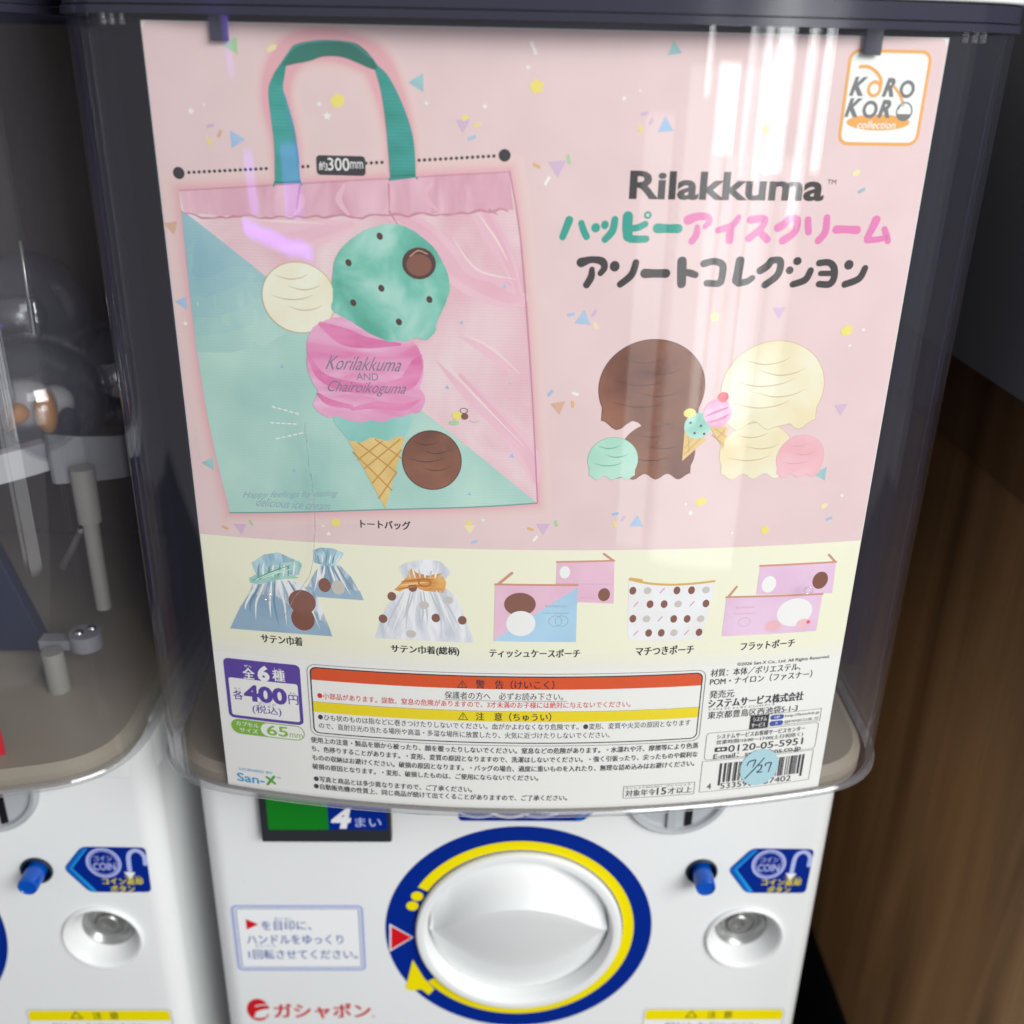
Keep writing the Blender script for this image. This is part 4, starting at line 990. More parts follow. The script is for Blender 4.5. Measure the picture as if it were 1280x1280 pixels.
A = art()
for body, l, r in (('使用上の注意・製品を頭から被ったり、顔を覆ったりしないでください。窒息などの危険があります。・水濡れや汗、摩擦等により色落', (-88.22, -263.89), (69.80, -263.82)),
                   ('ち、色移りすることがあります。・変形、変質の原因となりますので、洗濯はしないでください。・強く引張ったり、尖ったものや鋭利な', (-88.14, -268.21), (69.86, -268.16)),
                   ('ものの収納はお避けください。破損の原因となります。・バッグの場合、過度に重いものを入れたり、無理な詰め込みはお避けください。', (-88.07, -272.76), (68.90, -272.45)),
                   ('破損の原因となります。・変形、破損したものは、ご使用にならないでください。', (-88.34, -277.40), (4.51, -276.66)),
                   ('●写真と商品とは多少異なりますので、ご了承ください。', (-88.04, -283.82), (-22.57, -282.70)),
                   ('●自動販売機の性質上、同じ商品が続けて出てくることがありますので、ご了承ください。', (-88.26, -287.73), (16.69, -286.36))):
    A.text(body, l, r, 2.85, 'ink_text', 1, .012)
A.build('usage_notes', poster)
A = art()
a, b = (39.92, -285.21), (70.09, -285.47)
yy = (a[1] + b[1]) / 2
A.rframe(a[0], yy - 3.0, b[0], yy + 3.2, .2, .2, 'line', 1)
A.text('対象年令', (a[0] + 1, yy - .5), (a[0] + 13.6, yy - .5), 3.3, 'ink_text', 1, .004); A.text('15', (a[0] + 14.2, yy - .3), (a[0] + 18.2, yy - .3), 3.6, 'ink_text', 1, .01)
A.text('才以上', (a[0] + 18.8, yy - .5), (b[0] - 1, yy - .5), 3.3, 'ink_text', 1, .004)
A.text('たいしょうねんれい　さい いじょう', (a[0] + 1, yy + 2.2), (b[0] - 2, yy + 2.2), .9, 'ink_text', 1)
A.build('age_notice', poster)
A = art()
for body, l, r, h, b in (('©2026 San-X Co., Ltd. All Rights Reserved.', (82.29, -226.07), (121.12, -227.15), 2.0, 0), ('材質：本体／ポリエステル、', (71.83, -229.37), (109.21, -230.17), 3.6, .003),
                         ('POM・ナイロン（ファスナー）', (71.88, -233.26), (114.61, -234.36), 3.6, .003), ('発売元', (72.19, -239.81), (82.46, -239.87), 3.7, .003),
                         ('システムサービス株式会社', (72.23, -243.58), (112.28, -244.64), 4.2, .03), ('とうきょうと としまく にしいけぶくろ', (72.52, -246.64), (100.20, -247.12), 1.0, 0),
                         ('東京都豊島区西池袋5-1-3', (72.45, -249.31), (110.61, -250.08), 3.6, .003)):
    A.text(body, l, r, h, 'ink_text', 1, b)
x0 = (90.63, -255.61)[0]; x1 = (98.48, -255.30)[0]; yt = (98.03, -251.73)[1] + .2; yb = (91.25, -258.03)[1] + 0
A.rrect(x0, yb, x1, yt, .2, 'dark', 1)
A.text('システム', (x0 + 1.2, yb + (yt - yb) * .70), (x1 - .8, yb + (yt - yb) * .70), 2.1, 'ink_white', 1.2, .01); A.text('サービス', (x0 + .8, yb + (yt - yb) * .27), (x1 - 1.2, yb + (yt - yb) * .27), 2.1, 'ink_white', 1.2, .01)
xe = (121.43, -254.27)[0]
A.rframe(x1, yb + .4, xe, yt + .1, .2, .18, 'line', .9)
for fy, tx_, ur in ((.72, 'HP', 'http://fansclub.jp'), (.27, 'X', '@FANSCLUB_SS')):
    yy = yb + (yt - yb) * fy
    A.rrect(x1 + .8, yy - 1.15, x1 + 6.6, yy + 1.15, 1.1, 'blue_ink', 1.1)
    A.text(tx_, (x1 + (2.6 if tx_ == 'HP' else 3.2), yy), (x1 + (4.8 if tx_ == 'HP' else 4.2), yy), 1.3, 'ink_white', 1.3)
    A.text(ur, (x1 + 7.2, yy), (xe - .8, yy), 1.7, 'line', 1.3)
bx0 = (72.82, -263.69)[0]; bx1 = (121.28, -267.51)[0]; by1 = (72.97, -258.23)[1]; by0 = (72.55, -271.58)[1]
A.rframe(bx0, by0, bx1, by1, 1.6, .18, 'line', .9)
for k, (body, h, b, xs, xe_) in enumerate((('システムサービスお客様サービスセンター', 2.5, .008, 4.5, 42.5), ('営業時間/10:00〜17:00(土日祝除く)', 2.4, 0, 4.5, 42), ('0120-05-5951', 3.4, .006, 10.0, 42.5), ('E-mail：ss@ssfans.co.jp', 3.2, .012, 4.0, 42))):
    yy = by1 - 2.2 - k * 2.95 - (k > 1) * .5 - (k > 2) * .7
    A.text(body, (bx0 + xs, yy), (bx0 + xe_, yy), h, 'ink_text', 1.1, b)
yy = by1 - 2.2 - 2 * 2.95 - .5
A.rrect(bx0 + 4.2, yy - 1.1, bx0 + 9.4, yy + 1.1, .4, 'ink_text', 1.1); A.ell((bx0 + 5.9, yy), .7, .5, 'paper', 1.3, 12); A.ell((bx0 + 7.7, yy), .7, .5, 'paper', 1.3, 12)
A.build('maker_details', poster)
A = art()
cx0, cx1 = bx0 - .6, bx1 - .4; cy1 = by0 - .5; cy0 = (72.36, -287.75)[1]
A.rframe(cx0, cy0, cx1, cy1, .3, .18, 'line', .9)
random.seed(11)
x = cx0 + 7.8
W_ = 0
while x < cx1 - 4.2:
    w_ = random.choice((.32, .32, .64, .96)); g = random.choice((.32, .32, .64, .64, .96))
    long = abs(x - cx0 - 7.8) < 1.0 or abs(x - (cx1 - 5)) < .8
    A.rrect(x, cy0 + (2.6 if long else 4.2), x + w_, cy1 - 1.8, .01, 'ink_text', 1)
    x += w_ + g
A.text('4', (cx0 + 3.2, cy0 + 2.6), (cx0 + 5.0, cy0 + 2.6), 2.9, 'ink_text', 1)
A.text('533590', (cx0 + 9.0, cy0 + 2.3), (cx0 + 23.2, cy0 + 2.3), 2.9, 'ink_text', 1)
A.text('057402', (cx0 + 25.5, cy0 + 2.3), (cx0 + 40.2, cy0 + 2.3), 2.9, 'ink_text', 1)
A.build('barcode', poster)
A = art()
c = (97.40, -277.78)
A.ell(c, 8.4, 9.2, 'sticker', 2.5)
A.stroke([(c[0] - 5.6, c[1] + 1.6, .5), (c[0] - 4.8, c[1] + 3.4, .6), (c[0] - 2.2, c[1] + 3.9, .6), (c[0] - 2.6, c[1] + 1.8, .55), (c[0] - 3.0, c[1] + .4, .4)], 'pen', 2.8)
A.stroke([(c[0] + 1.6, c[1] + 4.6, .5), (c[0] - 2.2, c[1] - .6, .6), (c[0] - 5.8, c[1] - 5.0, .5)], 'pen', 2.8)
A.stroke([(c[0] - .6, c[1] + 1.0, .5), (c[0] + .9, c[1] + .9, .6), (c[0] + .5, c[1] - 1.2, .6), (c[0] - .9, c[1] - 2.4, .5), (c[0] + 1.4, c[1] - 2.5, .5)], 'pen', 2.8)
A.stroke([(c[0] + 2.6, c[1] + .4, .5), (c[0] + 2.7, c[1] + 1.6, .6), (c[0] + 4.9, c[1] + 1.7, .6), (c[0] + 4.6, c[1] - .6, .55), (c[0] + 4.2, c[1] - 3.0, .4)], 'pen', 2.8)
st = A.build('date_sticker', poster)
st['label'] = 'round pale blue sticker with a handwritten date over the barcode'

# ------------------------------------------------------------------ the capsule machine
PITCH = .330
machine = tag(empty('capsule_machine', (0, .15, -.75)), 'white capsule machine at the right with the pink poster in its clear window', 'vending machine', 'capsule vending machines in a row')
VZ = -.2945                                                    # underside of the clear cover

# white cabinet with rounded upright edges
def outline(hw, y0, y1, r, n=8):
    P_ = []
    for cx, cy, a in ((hw - r, y0 + r, -PI / 2), (hw - .004, y1 - .004, 0), (-hw + .004, y1 - .004, PI / 2), (-hw + r, y0 + r, PI)):
        rr = r if cy < .1 else .004
        for i in range(n + 1):
            t = a + PI / 2 * i / n
            P_.append((cx + rr * math.cos(t), cy + rr * math.sin(t)))
    return P_
def prism(bm, pts, z0, z1, mi=0, cap=True, smooth=True):
    a = [bm.verts.new((x, y, z0)) for x, y in pts]; b = [bm.verts.new((x, y, z1)) for x, y in pts]
    n = len(pts)
    for i in range(n):
        f = bm.faces.new((a[i], a[(i + 1) % n], b[(i + 1) % n], b[i])); f.material_index = mi; f.smooth = smooth
    if cap:
        bm.faces.new(b).material_index = mi; bm.faces.new(a[::-1]).material_index = mi
bm = bmesh.new()
prism(bm, outline(.1555, 0, .32, .011), -.75, VZ - .0035)
def cut(bm_a, holes):
    """the box with round holes sunk into its front"""
    def tmp(b):
        me = bpy.data.meshes.new('cutting'); b.to_mesh(me); b.free()
        o = bpy.data.objects.new('cutting', me); COL.objects.link(o); return o
    a = tmp(bm_a)
    cs = []
    for x, z, r, d in holes:
        b = bmesh.new(); add_tube(b, (x, -.02, z), (x, d, z), r, n=72); bmesh.ops.recalc_face_normals(b, faces=b.faces[:])
        c_ = tmp(b); cs.append(c_)
        md = a.modifiers.new('cut', 'BOOLEAN'); md.operation = 'DIFFERENCE'; md.solver = 'EXACT'; md.object = c_
    dg = bpy.context.evaluated_depsgraph_get(); dg.update()
    me = bpy.data.meshes.new_from_object(a.evaluated_get(dg))
    out = bmesh.new(); out.from_mesh(me)
    for o in cs + [a]: bpy.data.objects.remove(o)
    for f in out.faces: f.smooth = True
    return out
def mm(p): return p[0] / 1000, p[1] / 1000
DIAL, SLOT, BTN, LOCK = mm((1.12, -420.38)), mm((75.14, -328.83)), mm((92.04, -380.26)), mm((118.42, -424.50))
bm = cut(bm, [(DIAL[0], DIAL[1], .0478, .011), (BTN[0], BTN[1], .0066, .012), (LOCK[0], LOCK[1], .0186, .013)])
cab = link('cabinet', bm, [M['shell']], machine)
# shoulder under the cover with its seam
for s in (-1, 1):
    bm = bmesh.new()
    pts = []
    for i in range(9):
        t = PI / 2 * i / 8
        pts.append((.1405 + .0165 * math.sin(t), .0158 - .0165 * math.cos(t)))
    pts = [(.128, -.0007)] + pts + [(.157, .10), (.128, .10)]
    pts = [(s * x, y) for x, y in pts]
    if s < 0: pts = pts[::-1]
    prism(bm, pts, -.3235, VZ - .0005)
    link('shoulder', bm, [M['shell']], machine, bevel=.0008)
# dark rear housing round the capsules
bm = bmesh.new()
add_box(bm, -.157, .157, .20, .32, VZ + .001, .06)
link('rear_housing', bm, [M['interior']], machine, bevel=.003)

# plan of the clear cover: bowed front, rounded corners, straight sides
def plan(off=0.0, back=.20, n=28):
    w, ye, g = .126, -.0452, .0149
    pts = []
    sl = 2 * g / w
    d = Vector((math.cos(math.atan(sl)), math.sin(math.atan(sl))))
    p0 = Vector((w, ye)); p3 = Vector((.1600, -.004)); p1 = p0 + d * .022; e = Vector((.05, 1)).normalized(); p2 = p3 - e * .024
    right = []
    for i in range(n + 1):
        x = w * i / n; right.append(Vector((x, ye - g * (1 - (x / w) ** 2))))
    for i in range(1, 13):
        t = i / 12; right.append(p0 * (1 - t) ** 3 + p1 * 3 * t * (1 - t) ** 2 + p2 * 3 * t * t * (1 - t) + p3 * t ** 3)
    for i in range(1, 7):
        t = i / 6; right.append(p3 + Vector((.0038, back + .004)) * t)
    left = [Vector((-p.x, p.y)) for p in right[1:]][::-1]
    P_ = left + right
    if off:
        Q = []
        for i, p in enumerate(P_):
            a, b = P_[max(i - 1, 0)], P_[min(i + 1, len(P_) - 1)]
            t = (b - a).normalized(); Q.append(p + Vector((t.y, -t.x)) * off)
        P_ = Q
    return P_
def wall(bm, po, pi, z0, z1, mi=0, close=True):
    zs = (z0, z1)
    V = [[[bm.verts.new((p.x, p.y, z)) for z in zs] for p in P_] for P_ in (po, pi)]
    n = len(po)
    for i in range(n - 1):
        f = bm.faces.new((V[0][i][0], V[0][i + 1][0], V[0][i + 1][1], V[0][i][1])); f.smooth = True; f.material_index = mi
        f = bm.faces.new((V[1][i + 1][0], V[1][i][0], V[1][i][1], V[1][i + 1][1])); f.smooth = True; f.material_index = mi
        if close:
            bm.faces.new((V[0][i][1], V[0][i + 1][1], V[1][i + 1][1], V[1][i][1])).material_index = mi
            bm.faces.new((V[0][i + 1][0], V[0][i][0], V[1][i][0], V[1][i + 1][0])).material_index = mi
    for i in (0, n - 1):
        q = (V[0][i][0], V[0][i][1], V[1][i][1], V[1][i][0])
        bm.faces.new(q if i == 0 else q[::-1]).material_index = mi
bm = bmesh.new()
wall(bm, plan(0), plan(-.0022), VZ + .001, .0035)
cover = link('window_cover', bm, [M['cover']], machine)
bm = bmesh.new()
add_path_tube(bm, [(p.x, p.y, VZ + .0012) for p in plan(-.0006)], .0019, 10)
link('cover_rim', bm, [M['rim']], cover)
for x, z in ((-.1003, -.1972), (.1060, -.1930)):
    y = -.0452 - .0149 * (1 - (x / .126) ** 2)
    bm = bmesh.new()                                           # moulding mark of the cover
    add_lathe_y(bm, x, z, [(.0019, y), (.0019, y - .0008), (.0015, y - .0011), (.0011, y - .0008), (.0011, y)], 24)
    link('moulding_mark', bm, [M['capsule']], cover)
# fine hairline crack in the cover
bm = bmesh.new()
cr = []
for i in range(26):
    t = i / 25
    x = -.0815 + .004 * math.sin(t * 5) * t - .010 * max(0, t - .75) * 4
    z = -.1265 - .080 * t
    y = -.0452 - .0149 * (1 - (x / .126) ** 2) - .0001
    cr.append((x + random.uniform(-.0003, .0003), y, z))
add_path_tube(bm, cr, [.00014 + .00012 * math.sin(i * 1.7) ** 2 for i in range(26)], 6)
link('hairline_crack', bm, [M['rim']], cover)
# floor of the window: a beige tray with a rounded lip
bm = bmesh.new()
pp = plan(-.0045)
top = [bm.verts.new((p.x, p.y, VZ + .0070)) for p in plan(-.009)]
lip = [bm.verts.new((p.x, p.y, VZ + .0042)) for p in plan(-.0055)]
bot = [bm.verts.new((p.x, p.y, VZ - .0030)) for p in plan(-.0055)]
n = len(top)
for i in range(n - 1):
    for a, b in ((lip, top), (bot, lip)):
        f = bm.faces.new((a[i], a[i + 1], b[i + 1], b[i])); f.smooth = True
bm.faces.new(top); bm.faces.new(bot[::-1])
bmesh.ops.triangulate(bm, faces=[f for f in bm.faces if len(f.verts) > 4])
link('window_floor', bm, [M['beige']], machine)
# dark tinted frame along the top of the cover, and the white lid above it
bm = bmesh.new()
wall(bm, plan(.0016), plan(-.006), .0018, .0042)
wall(bm, plan(.0008), plan(-.006), .0046, .0096)
frame = link('cover_top_frame', bm, [M['navy_clear']], machine)
bm = bmesh.new()
pl = plan(.0022)
prism(bm, [(p.x, p.y) for p in pl], .0100, .07)
link('lid', bm, [M['shell']], machine, bevel=.0012)
for x in (-.1012, .1008):
    y = -.0452 - .0149 * (1 - (x / .126) ** 2)
    bm = bmesh.new(); add_box(bm, x - .0028, x + .0028, y + .0030, y + .0046, -.0055, .0030)
    o = link('poster_clip', bm, [M['navy_clear']], machine, bevel=.0004)
for x in (-.1345, .1345):
    bm = bmesh.new()
    for k in range(3): add_tube(bm, (x - .003 + k * .0028, -.0425 + abs(k - 1) * .0006, -.0014), (x - .003 + k * .0028, -.0425 + abs(k - 1) * .0006, .0022), .0011, n=12)
    link('cover_lug', bm, [M['capsule']], machine)
# dark inner back and sides
bm = bmesh.new()
add_box(bm, -.150, .150, .192, .198, VZ + .008, .0015)
link('inner_back', bm, [M['interior_brown']], machine)
for x in (-.1535, .1500):
    bm = bmesh.new(); add_box(bm, x, x + .0035, .045, .191, VZ + .008, .0015)
    link('inner_side', bm, [M['interior']], machine)

# --- the front panel
def part_art(): return Art(panel_map, .10)
A = part_art()
c = (1.12, -420.38); RO = 68.6
A.ring(c, RO, RO, RO - 51.5, 'royal', 1, 110)
A.ring(c, 59.3, 59.3, 5.6, 'sun_yellow', 2, 90, math.radians(-143), math.radians(150))
def pol(r, a): return (c[0] + r * math.cos(math.radians(a)), c[1] + r * math.sin(math.radians(a)))
A.poly([(-53.83, -440.28), (-55.69, -449.43), (-58.05, -461.05), (-55.12, -462.82), (-49.59, -461.65), (-45.83, -465.78), (-42.80, -461.66), (-48.19, -453.48)], 'sun_yellow', 3)
for a in (155.5, 162.5): A.ell(pol(57.0, a), 3.1, 3.1, 'sun_yellow', 3, 24)
A.poly([(-65.20, -415.21), (-65.76, -434.62), (-53.11, -424.56)], 'sig_white', 3.4); A.poly([(-64.43, -416.85), (-64.88, -432.93), (-53.94, -424.56)], 'sig_red', 3.8)
ring = A.build('dial_sticker', machine)
# dial: white collar, recess and the turning handle
bm = bmesh.new()
dx, dz = c[0] / 1000, c[1] / 1000
add_lathe_y(bm, dx, dz, [(.0530, -.0002), (.0530, -.0022), (.0522, -.0032), (.0502, -.0036), (.0484, -.0032), (.0474, -.0018), (.0468, .0010), (.0466, .0100)], 96)
collar = link('dial_collar', bm, [M['shell']], machine)
bm = bmesh.new()
RD = .0462
NXH = 72
cols = []
for i in range(NXH + 1):
    t = -1 + 2 * i / NXH
    x = RD * math.sin(t * PI / 2)
    lim = math.sqrt(max(RD * RD - x * x, 0))
    u = max(0.0, 1 - (x / .0440) ** 2)
    e = min(.0275 * u, lim)
    top, bot = -.0010 + .0145 * u ** .75, -.0012 + .0002 * u        # the grip's face leans down a little
    col = []
    lt = max(e, lim - .0035 * min(1, u * 3))
    prof = [(lim, -.0080), (lim * .985 + .015 * lt, -.0068)]
    for k in range(7):
        s_ = k / 6; z = lt + (e - lt) * s_
        prof.append((z, -.0055 + (top + .0055) * s_ ** 1.1))
    prof[-1] = (e, top - .0004 * u)
    for k in range(1, 12):
        s_ = k / 12; z = e - 2 * e * s_
        prof.append((z, top + (bot - top) * s_ + .0006 * u * math.sin(PI * s_)))
    prof.append((-e, bot))
    for k in range(1, 9):
        s_ = k / 8; z = -e + (e - lim) * s_
        prof.append((z, bot + (-.0055 - bot) * s_ ** 1.3))
    prof.append((-lim, -.0080))
    cols.append([bm.verts.new((dx + x, -h, dz + z)) for z, h in prof])
for p_, q_ in zip(cols, cols[1:]):
    for k in range(len(p_) - 1):
        f = bm.faces.new((p_[k], p_[k + 1], q_[k + 1], q_[k])); f.smooth = True
bmesh.ops.remove_doubles(bm, verts=bm.verts[:], dist=1e-6)
bmesh.ops.recalc_face_normals(bm, faces=bm.faces[:])
if sum(f.normal.y * f.calc_area() for f in bm.faces) > 0: bmesh.ops.reverse_faces(bm, faces=bm.faces[:])
link('dial_handle', bm, [M['shell']], machine)

# coin slot
c = (75.14, -328.83)
bm = bmesh.new()
cx, cz = c[0] / 1000, c[1] / 1000
add_lathe_y(bm, cx, cz, [(.0265, -.0001), (.0262, -.0022), (.0248, -.0034), (.0232, -.0030), (.0226, -.0008), (.0222, -.0004), (0, -.0004)], 64)
slot = link('coin_slot', bm, [M['bezel']], machine)
bm = bmesh.new()
px = (82.21, -342.86)[0] / 1000; pz = (82.92, -350.76)[1] / 1000
add_box(bm, px - .0018, px + .0018, -.0010, -.0006, pz, pz + .034)
link('slot_opening', bm, [M['black']], slot)
bm = bmesh.new()
px = (73.99, -342.89)[0] / 1000; pz = (74.78, -352.28)[1] / 1000
add_box(bm, px - .0024, px + .0024, -.0024, -.0002, pz, pz + .034)
link('slot_guide', bm, [M['bezel']], slot, bevel=.0005)

# coin return plunger
c = (92.04, -380.26); cx, cz = c[0] / 1000, c[1] / 1000
bm = bmesh.new()
add_lathe_y(bm, cx, cz, [(.0080, -.0001), (.0079, -.0010), (.0072, -.0014), (.0064, -.0006), (.0063, .0070), (0, .0070)], 40)
sock = link('return_button_socket', bm, [M['socket']], machine)
bm = bmesh.new()
add_lathe_y(bm, cx, cz, [(.0050, .0065), (.0050, -.0105), (.0047, -.0116), (.0041, -.0119), (.0037, -.0113), (0, -.0111)], 36)
link('return_button', bm, [M['blue_plastic']], machine)

# lock: a dished surround sunk into the panel, with the barrel at its bottom
cx, cz = LOCK
bm = bmesh.new()
add_lathe_y(bm, cx, cz, [(.0206, -.0001), (.0204, -.0012), (.0196, -.0020), (.0186, -.0016), (.0176, -.0002), (.0160, .0030), (.0146, .0058), (.0136, .0076), (.0130, .0084)], 72)
lock = link('lock_surround', bm, [M['shell']], machine)
bm = bmesh.new()
add_lathe_y(bm, cx, cz, [(.0134, .0080), (.0130, .0068), (.0122, .0064), (.0112, .0072), (.0098, .0094), (.0086, .0098), (.0076, .0094), (.0072, .0104), (.0, .0106)], 64)
brl = link('lock_barrel', bm, [M['lock_metal']], lock)
bm = bmesh.new()
add_lathe_y(bm, cx - .0008, cz - .0004, [(.0060, .0106), (.0059, .0086), (.0053, .0080), (.0030, .0080), (.0025, .0094), (0, .0097)], 40)
link('key_hole', bm, [M['lock_face']], brl)

# coin sign
A = part_art()
def rounded(pts, r):
    out = []
    n = len(pts)
    for i in range(n):
        p, a, b = Vector(pts[i]), Vector(pts[i - 1]), Vector(pts[(i + 1) % n])
        u, v = (a - p), (b - p)
        k = min(r, u.length * .45, v.length * .45)
        s, e = p + u.normalized() * k, p + v.normalized() * k
        for j in range(6):
            t = j / 5; q = s * (1 - t) ** 2 + p * 2 * t * (1 - t) + e * t * t
            out.append((q.x, q.y))
    return out
sg = [(105.25, -379.19), (115.76, -365.25), (147.05, -365.66), (146.58, -394.40), (115.86, -394.45)]
A.poly(rounded(sg, 3.0), 'royal', 1)
a, b, d = (108.08, -379.18), (118.22, -365.75), (117.85, -393.92)
A.poly([(106.06, -379.18), (115.48, -366.27), (119.08, -366.26), (109.26, -378.92), (119.48, -393.91), (116.21, -393.92)], 'azure', 2)
A.poly([(108.45, -378.92), (117.88, -366.26), (118.68, -366.26), (109.66, -378.91), (119.89, -393.91), (117.85, -393.92)], 'sky', 3)
q = (125.41, -375.50)
A.ring(q, 8.6, 9.4, 1.2, 'pale_blue', 2); A.ring(q, 7.0, 7.8, .5, 'pale_blue', 2)
A.text('コイン', (q[0] - 4.4, q[1] + 3.0), (q[0] + 4.4, q[1] + 3.0), 3.2, 'pale_blue', 3, .02)
A.text('COIN', (q[0] - 5.4, q[1] - 2.2), (q[0] + 5.4, q[1] - 2.2), 4.8, 'pale_blue', 3, .02)
q = (137.53, -381.72)
A.stroke([(q[0], q[1] - 1.0), (q[0] + .6, q[1] + 10.5), (q[0] + 3.4, q[1] + 14.0), (q[0] + 6.2, q[1] + 13.6), (q[0] + 8.2, q[1] + 10.4), (q[0] + 8.2, q[1] + 5.6)], 'pale_blue', 2, 2.2)
A.tri((q[0] - .2, q[1] - 1.2), 3.2, -92, 'sig_white', 3)
A.text('コイン返却', (123.19, -387.27), (143.11, -386.97), 4.4, 'sun_yellow', 3, .02)
A.text('ボタン', (126.62, -392.04), (138.48, -392.01), 4.2, 'sun_yellow', 3, .02)
A.text('へんきゃく', (134.18, -384.09), (142.31, -384.07), 1.4, 'sun_yellow', 3, .02)
A.build('coin_return_sign', machine)

# how-to label
A = part_art()
p0, p1 = (-145.13, -403.40), (-77.46, -448.26)
x0 = (-145.20, -413.10)[0]; x1 = (-78.18, -413.04)[0]; y1 = (-112.09, -402.82)[1]; y0 = (-110.90, -448.24)[1]
A.rrect(x0, y0, x1, y1, 3, 'sig_white', .5)
A.rframe(x0, y0, x1, y1, 3, .9, 'pale_blue', 1)
A.rframe(x0 + .8, y0 + .8, x1 - .8, y1 - .8, 2.4, .5, 'label_blue', 1.2)
A.rframe(x0 + 2.2, y0 + 2.2, x1 - 2.2, y1 - 2.2, 1.4, .55, 'label_blue', 1)
A.tri((-136.11, -415.81), 4.2, 0, 'sig_red', 1.5)
A.text('を目印に、', (-130.47, -416.35), (-105.27, -416.88), 6.4, 'label_text', 1.5, .012)
A.text('めじるし', (-123.64, -411.99), (-114.31, -411.98), 1.7, 'label_text', 1.5, .0)
A.text('ハンドルをゆっくり', (-138.62, -426.25), (-89.39, -426.24), 6.4, 'label_text', 1.5, .012)
A.text('1回転させてください。', (-138.65, -436.30), (-82.43, -436.87), 6.6, 'label_text', 1.5, .012)
A.text('かいてん', (-134.89, -430.70), (-123.79, -430.70), 1.7, 'label_text', 1.5, .0)
A.build('instruction_label', machine)

# red maker's mark
A = part_art()
q = (-136.96, -476.90)
A.ell((q[0], q[1]), 6.0, 8.2, 'logo_red', 1, 40)
A.ell((q[0] + 3.4, q[1] - 1.6), 5.4, 2.0, 'shell', 1.6, 24, rot=.25)
A.ell((q[0] + .8, q[1] - 4.6), 3.6, 1.3, 'shell', 1.6, 24, rot=.1)
A.stroke([(q[0] - 1.2, q[1] + 2.6), (q[0] + 1.6, q[1] + 3.6), (q[0] + 5.4, q[1] + 3.8)], 'shell', 1.6, .8)
A.text('ガシャポン', (-128.50, -477.52), (-77.28, -477.93), 11.0, 'logo_red', 1, .03)
A.ring((-75.71, -481.84), .8, .8, .25, 'logo_red', 1, 16)
A.build('maker_logo', machine)

# caution label
def caution(A, NP):
    x0, x1, y1 = NP
    A.rrect(x0, y1 - 62, x1, y1, 2.6, 'bezel', .4); A.rrect(x0 + .5, y1 - 61.5, x1 - .5, y1 - .5, 2.3, 'sig_white', .6)
    A.poly(A.rpts(x0 + 1, y1 - 16, x1 - 1, y1 - 1, 2.2)[:14] + [(x0 + 1, y1 - 8.6), (x1 - 1, y1 - 8.6)], 'sun_yellow', .9)
    w = x1 - x0
    q = (x0 + w * .34, y1 - 5.2)
    tp = [(q[0] + 3.4 * math.cos(PI / 2 + 2 * PI * k / 3), q[1] + 3.2 * math.sin(PI / 2 + 2 * PI * k / 3)) for k in range(3)]
    for k in range(3): A.stroke([tp[k], tp[(k + 1) % 3]], 'olive_text', 1.2, .7)
    A.text('注', (x0 + w * .455, y1 - 4.8), (x0 + w * .515, y1 - 4.8), 5.4, 'olive_text', 1.2, .02)
    A.text('意', (x0 + w * .57, y1 - 4.8), (x0 + w * .63, y1 - 4.8), 5.4, 'olive_text', 1.2, .02)
    A.text('硬貨を入れ、強く回さないでください。', (x0 + w * .16, y1 - 12.6), (x0 + w * .84, y1 - 12.6), 4.2, 'grey_text', 1.2, .005)
A = part_art()
caution(A, ((69.95, -482.18)[0], (146.81, -482.35)[0], (106.84, -476.20)[1]))
A.build('caution_label', machine)

# price window with a green strip and a blue card
x0, x1 = (-124.53, -351.05)[0] / 1000, (-61.80, -350.81)[0] / 1000
z0 = (-93.55, -357.37)[1] / 1000; z1 = z0 + .040
bm = bmesh.new()
add_box(bm, x0, x1, -.0060, -.0001, z0, z1)
pw = link('price_window', bm, [M['window_frame']], machine, bevel=.0012)
A = Art(panel_map, 6.1)
zs = (-93.10, -348.96)[1]
xs = (-91.79, -346.02)[0]
A.poly([(x0 * 1000 + 4, zs), (xs, zs), (xs, z1 * 1000 - 1.5), (x0 * 1000 + 4, z1 * 1000 - 1.5)], 'glass_green', 1)
A.poly([(xs, zs), (x1 * 1000 - 2, zs), (x1 * 1000 - 2, z1 * 1000 - 1.5), (xs, z1 * 1000 - 1.5)], 'royal', 1)
A.text('4', (-90.03, -341.63), (-80.84, -342.56), 12.5, 'sig_white', 1.5, .05, .2)
A.text('まい', (-78.99, -344.50), (-66.64, -344.45), 5.6, 'pale_blue', 1.5, .02)
A.build('price_card', pw)
# blue plate with rings above the dial
A = part_art()
q0, q1 = (-29.89, -344.79), (39.73, -344.51)
yb = (3.99, -348.59)[1]
A.poly(rounded([(q0[0], yb), (q1[0] - 9, yb), (q1[0] + 6, yb + 16), (q1[0] + 6, yb + 30), (q0[0], yb + 30)], 2.5), 'royal', 1)
A.poly([(q1[0] - 13, yb + .6), (q1[0] - 10, yb + .6), (q1[0] + 4, yb + 16), (q1[0] + 1, yb + 16)], 'azure', 1.5)
for px, e in ((598, (-20.24, -337.45)), (638, (-4.80, -337.38)), (675, (9.50, -337.32))):
    A.ring((e[0], e[1] + 1), 13.5, 10.5, 1.3, 'sig_white' if px == 638 else 'pale_blue', 1.5 + px / 1000)
A.build('ring_plate', machine)

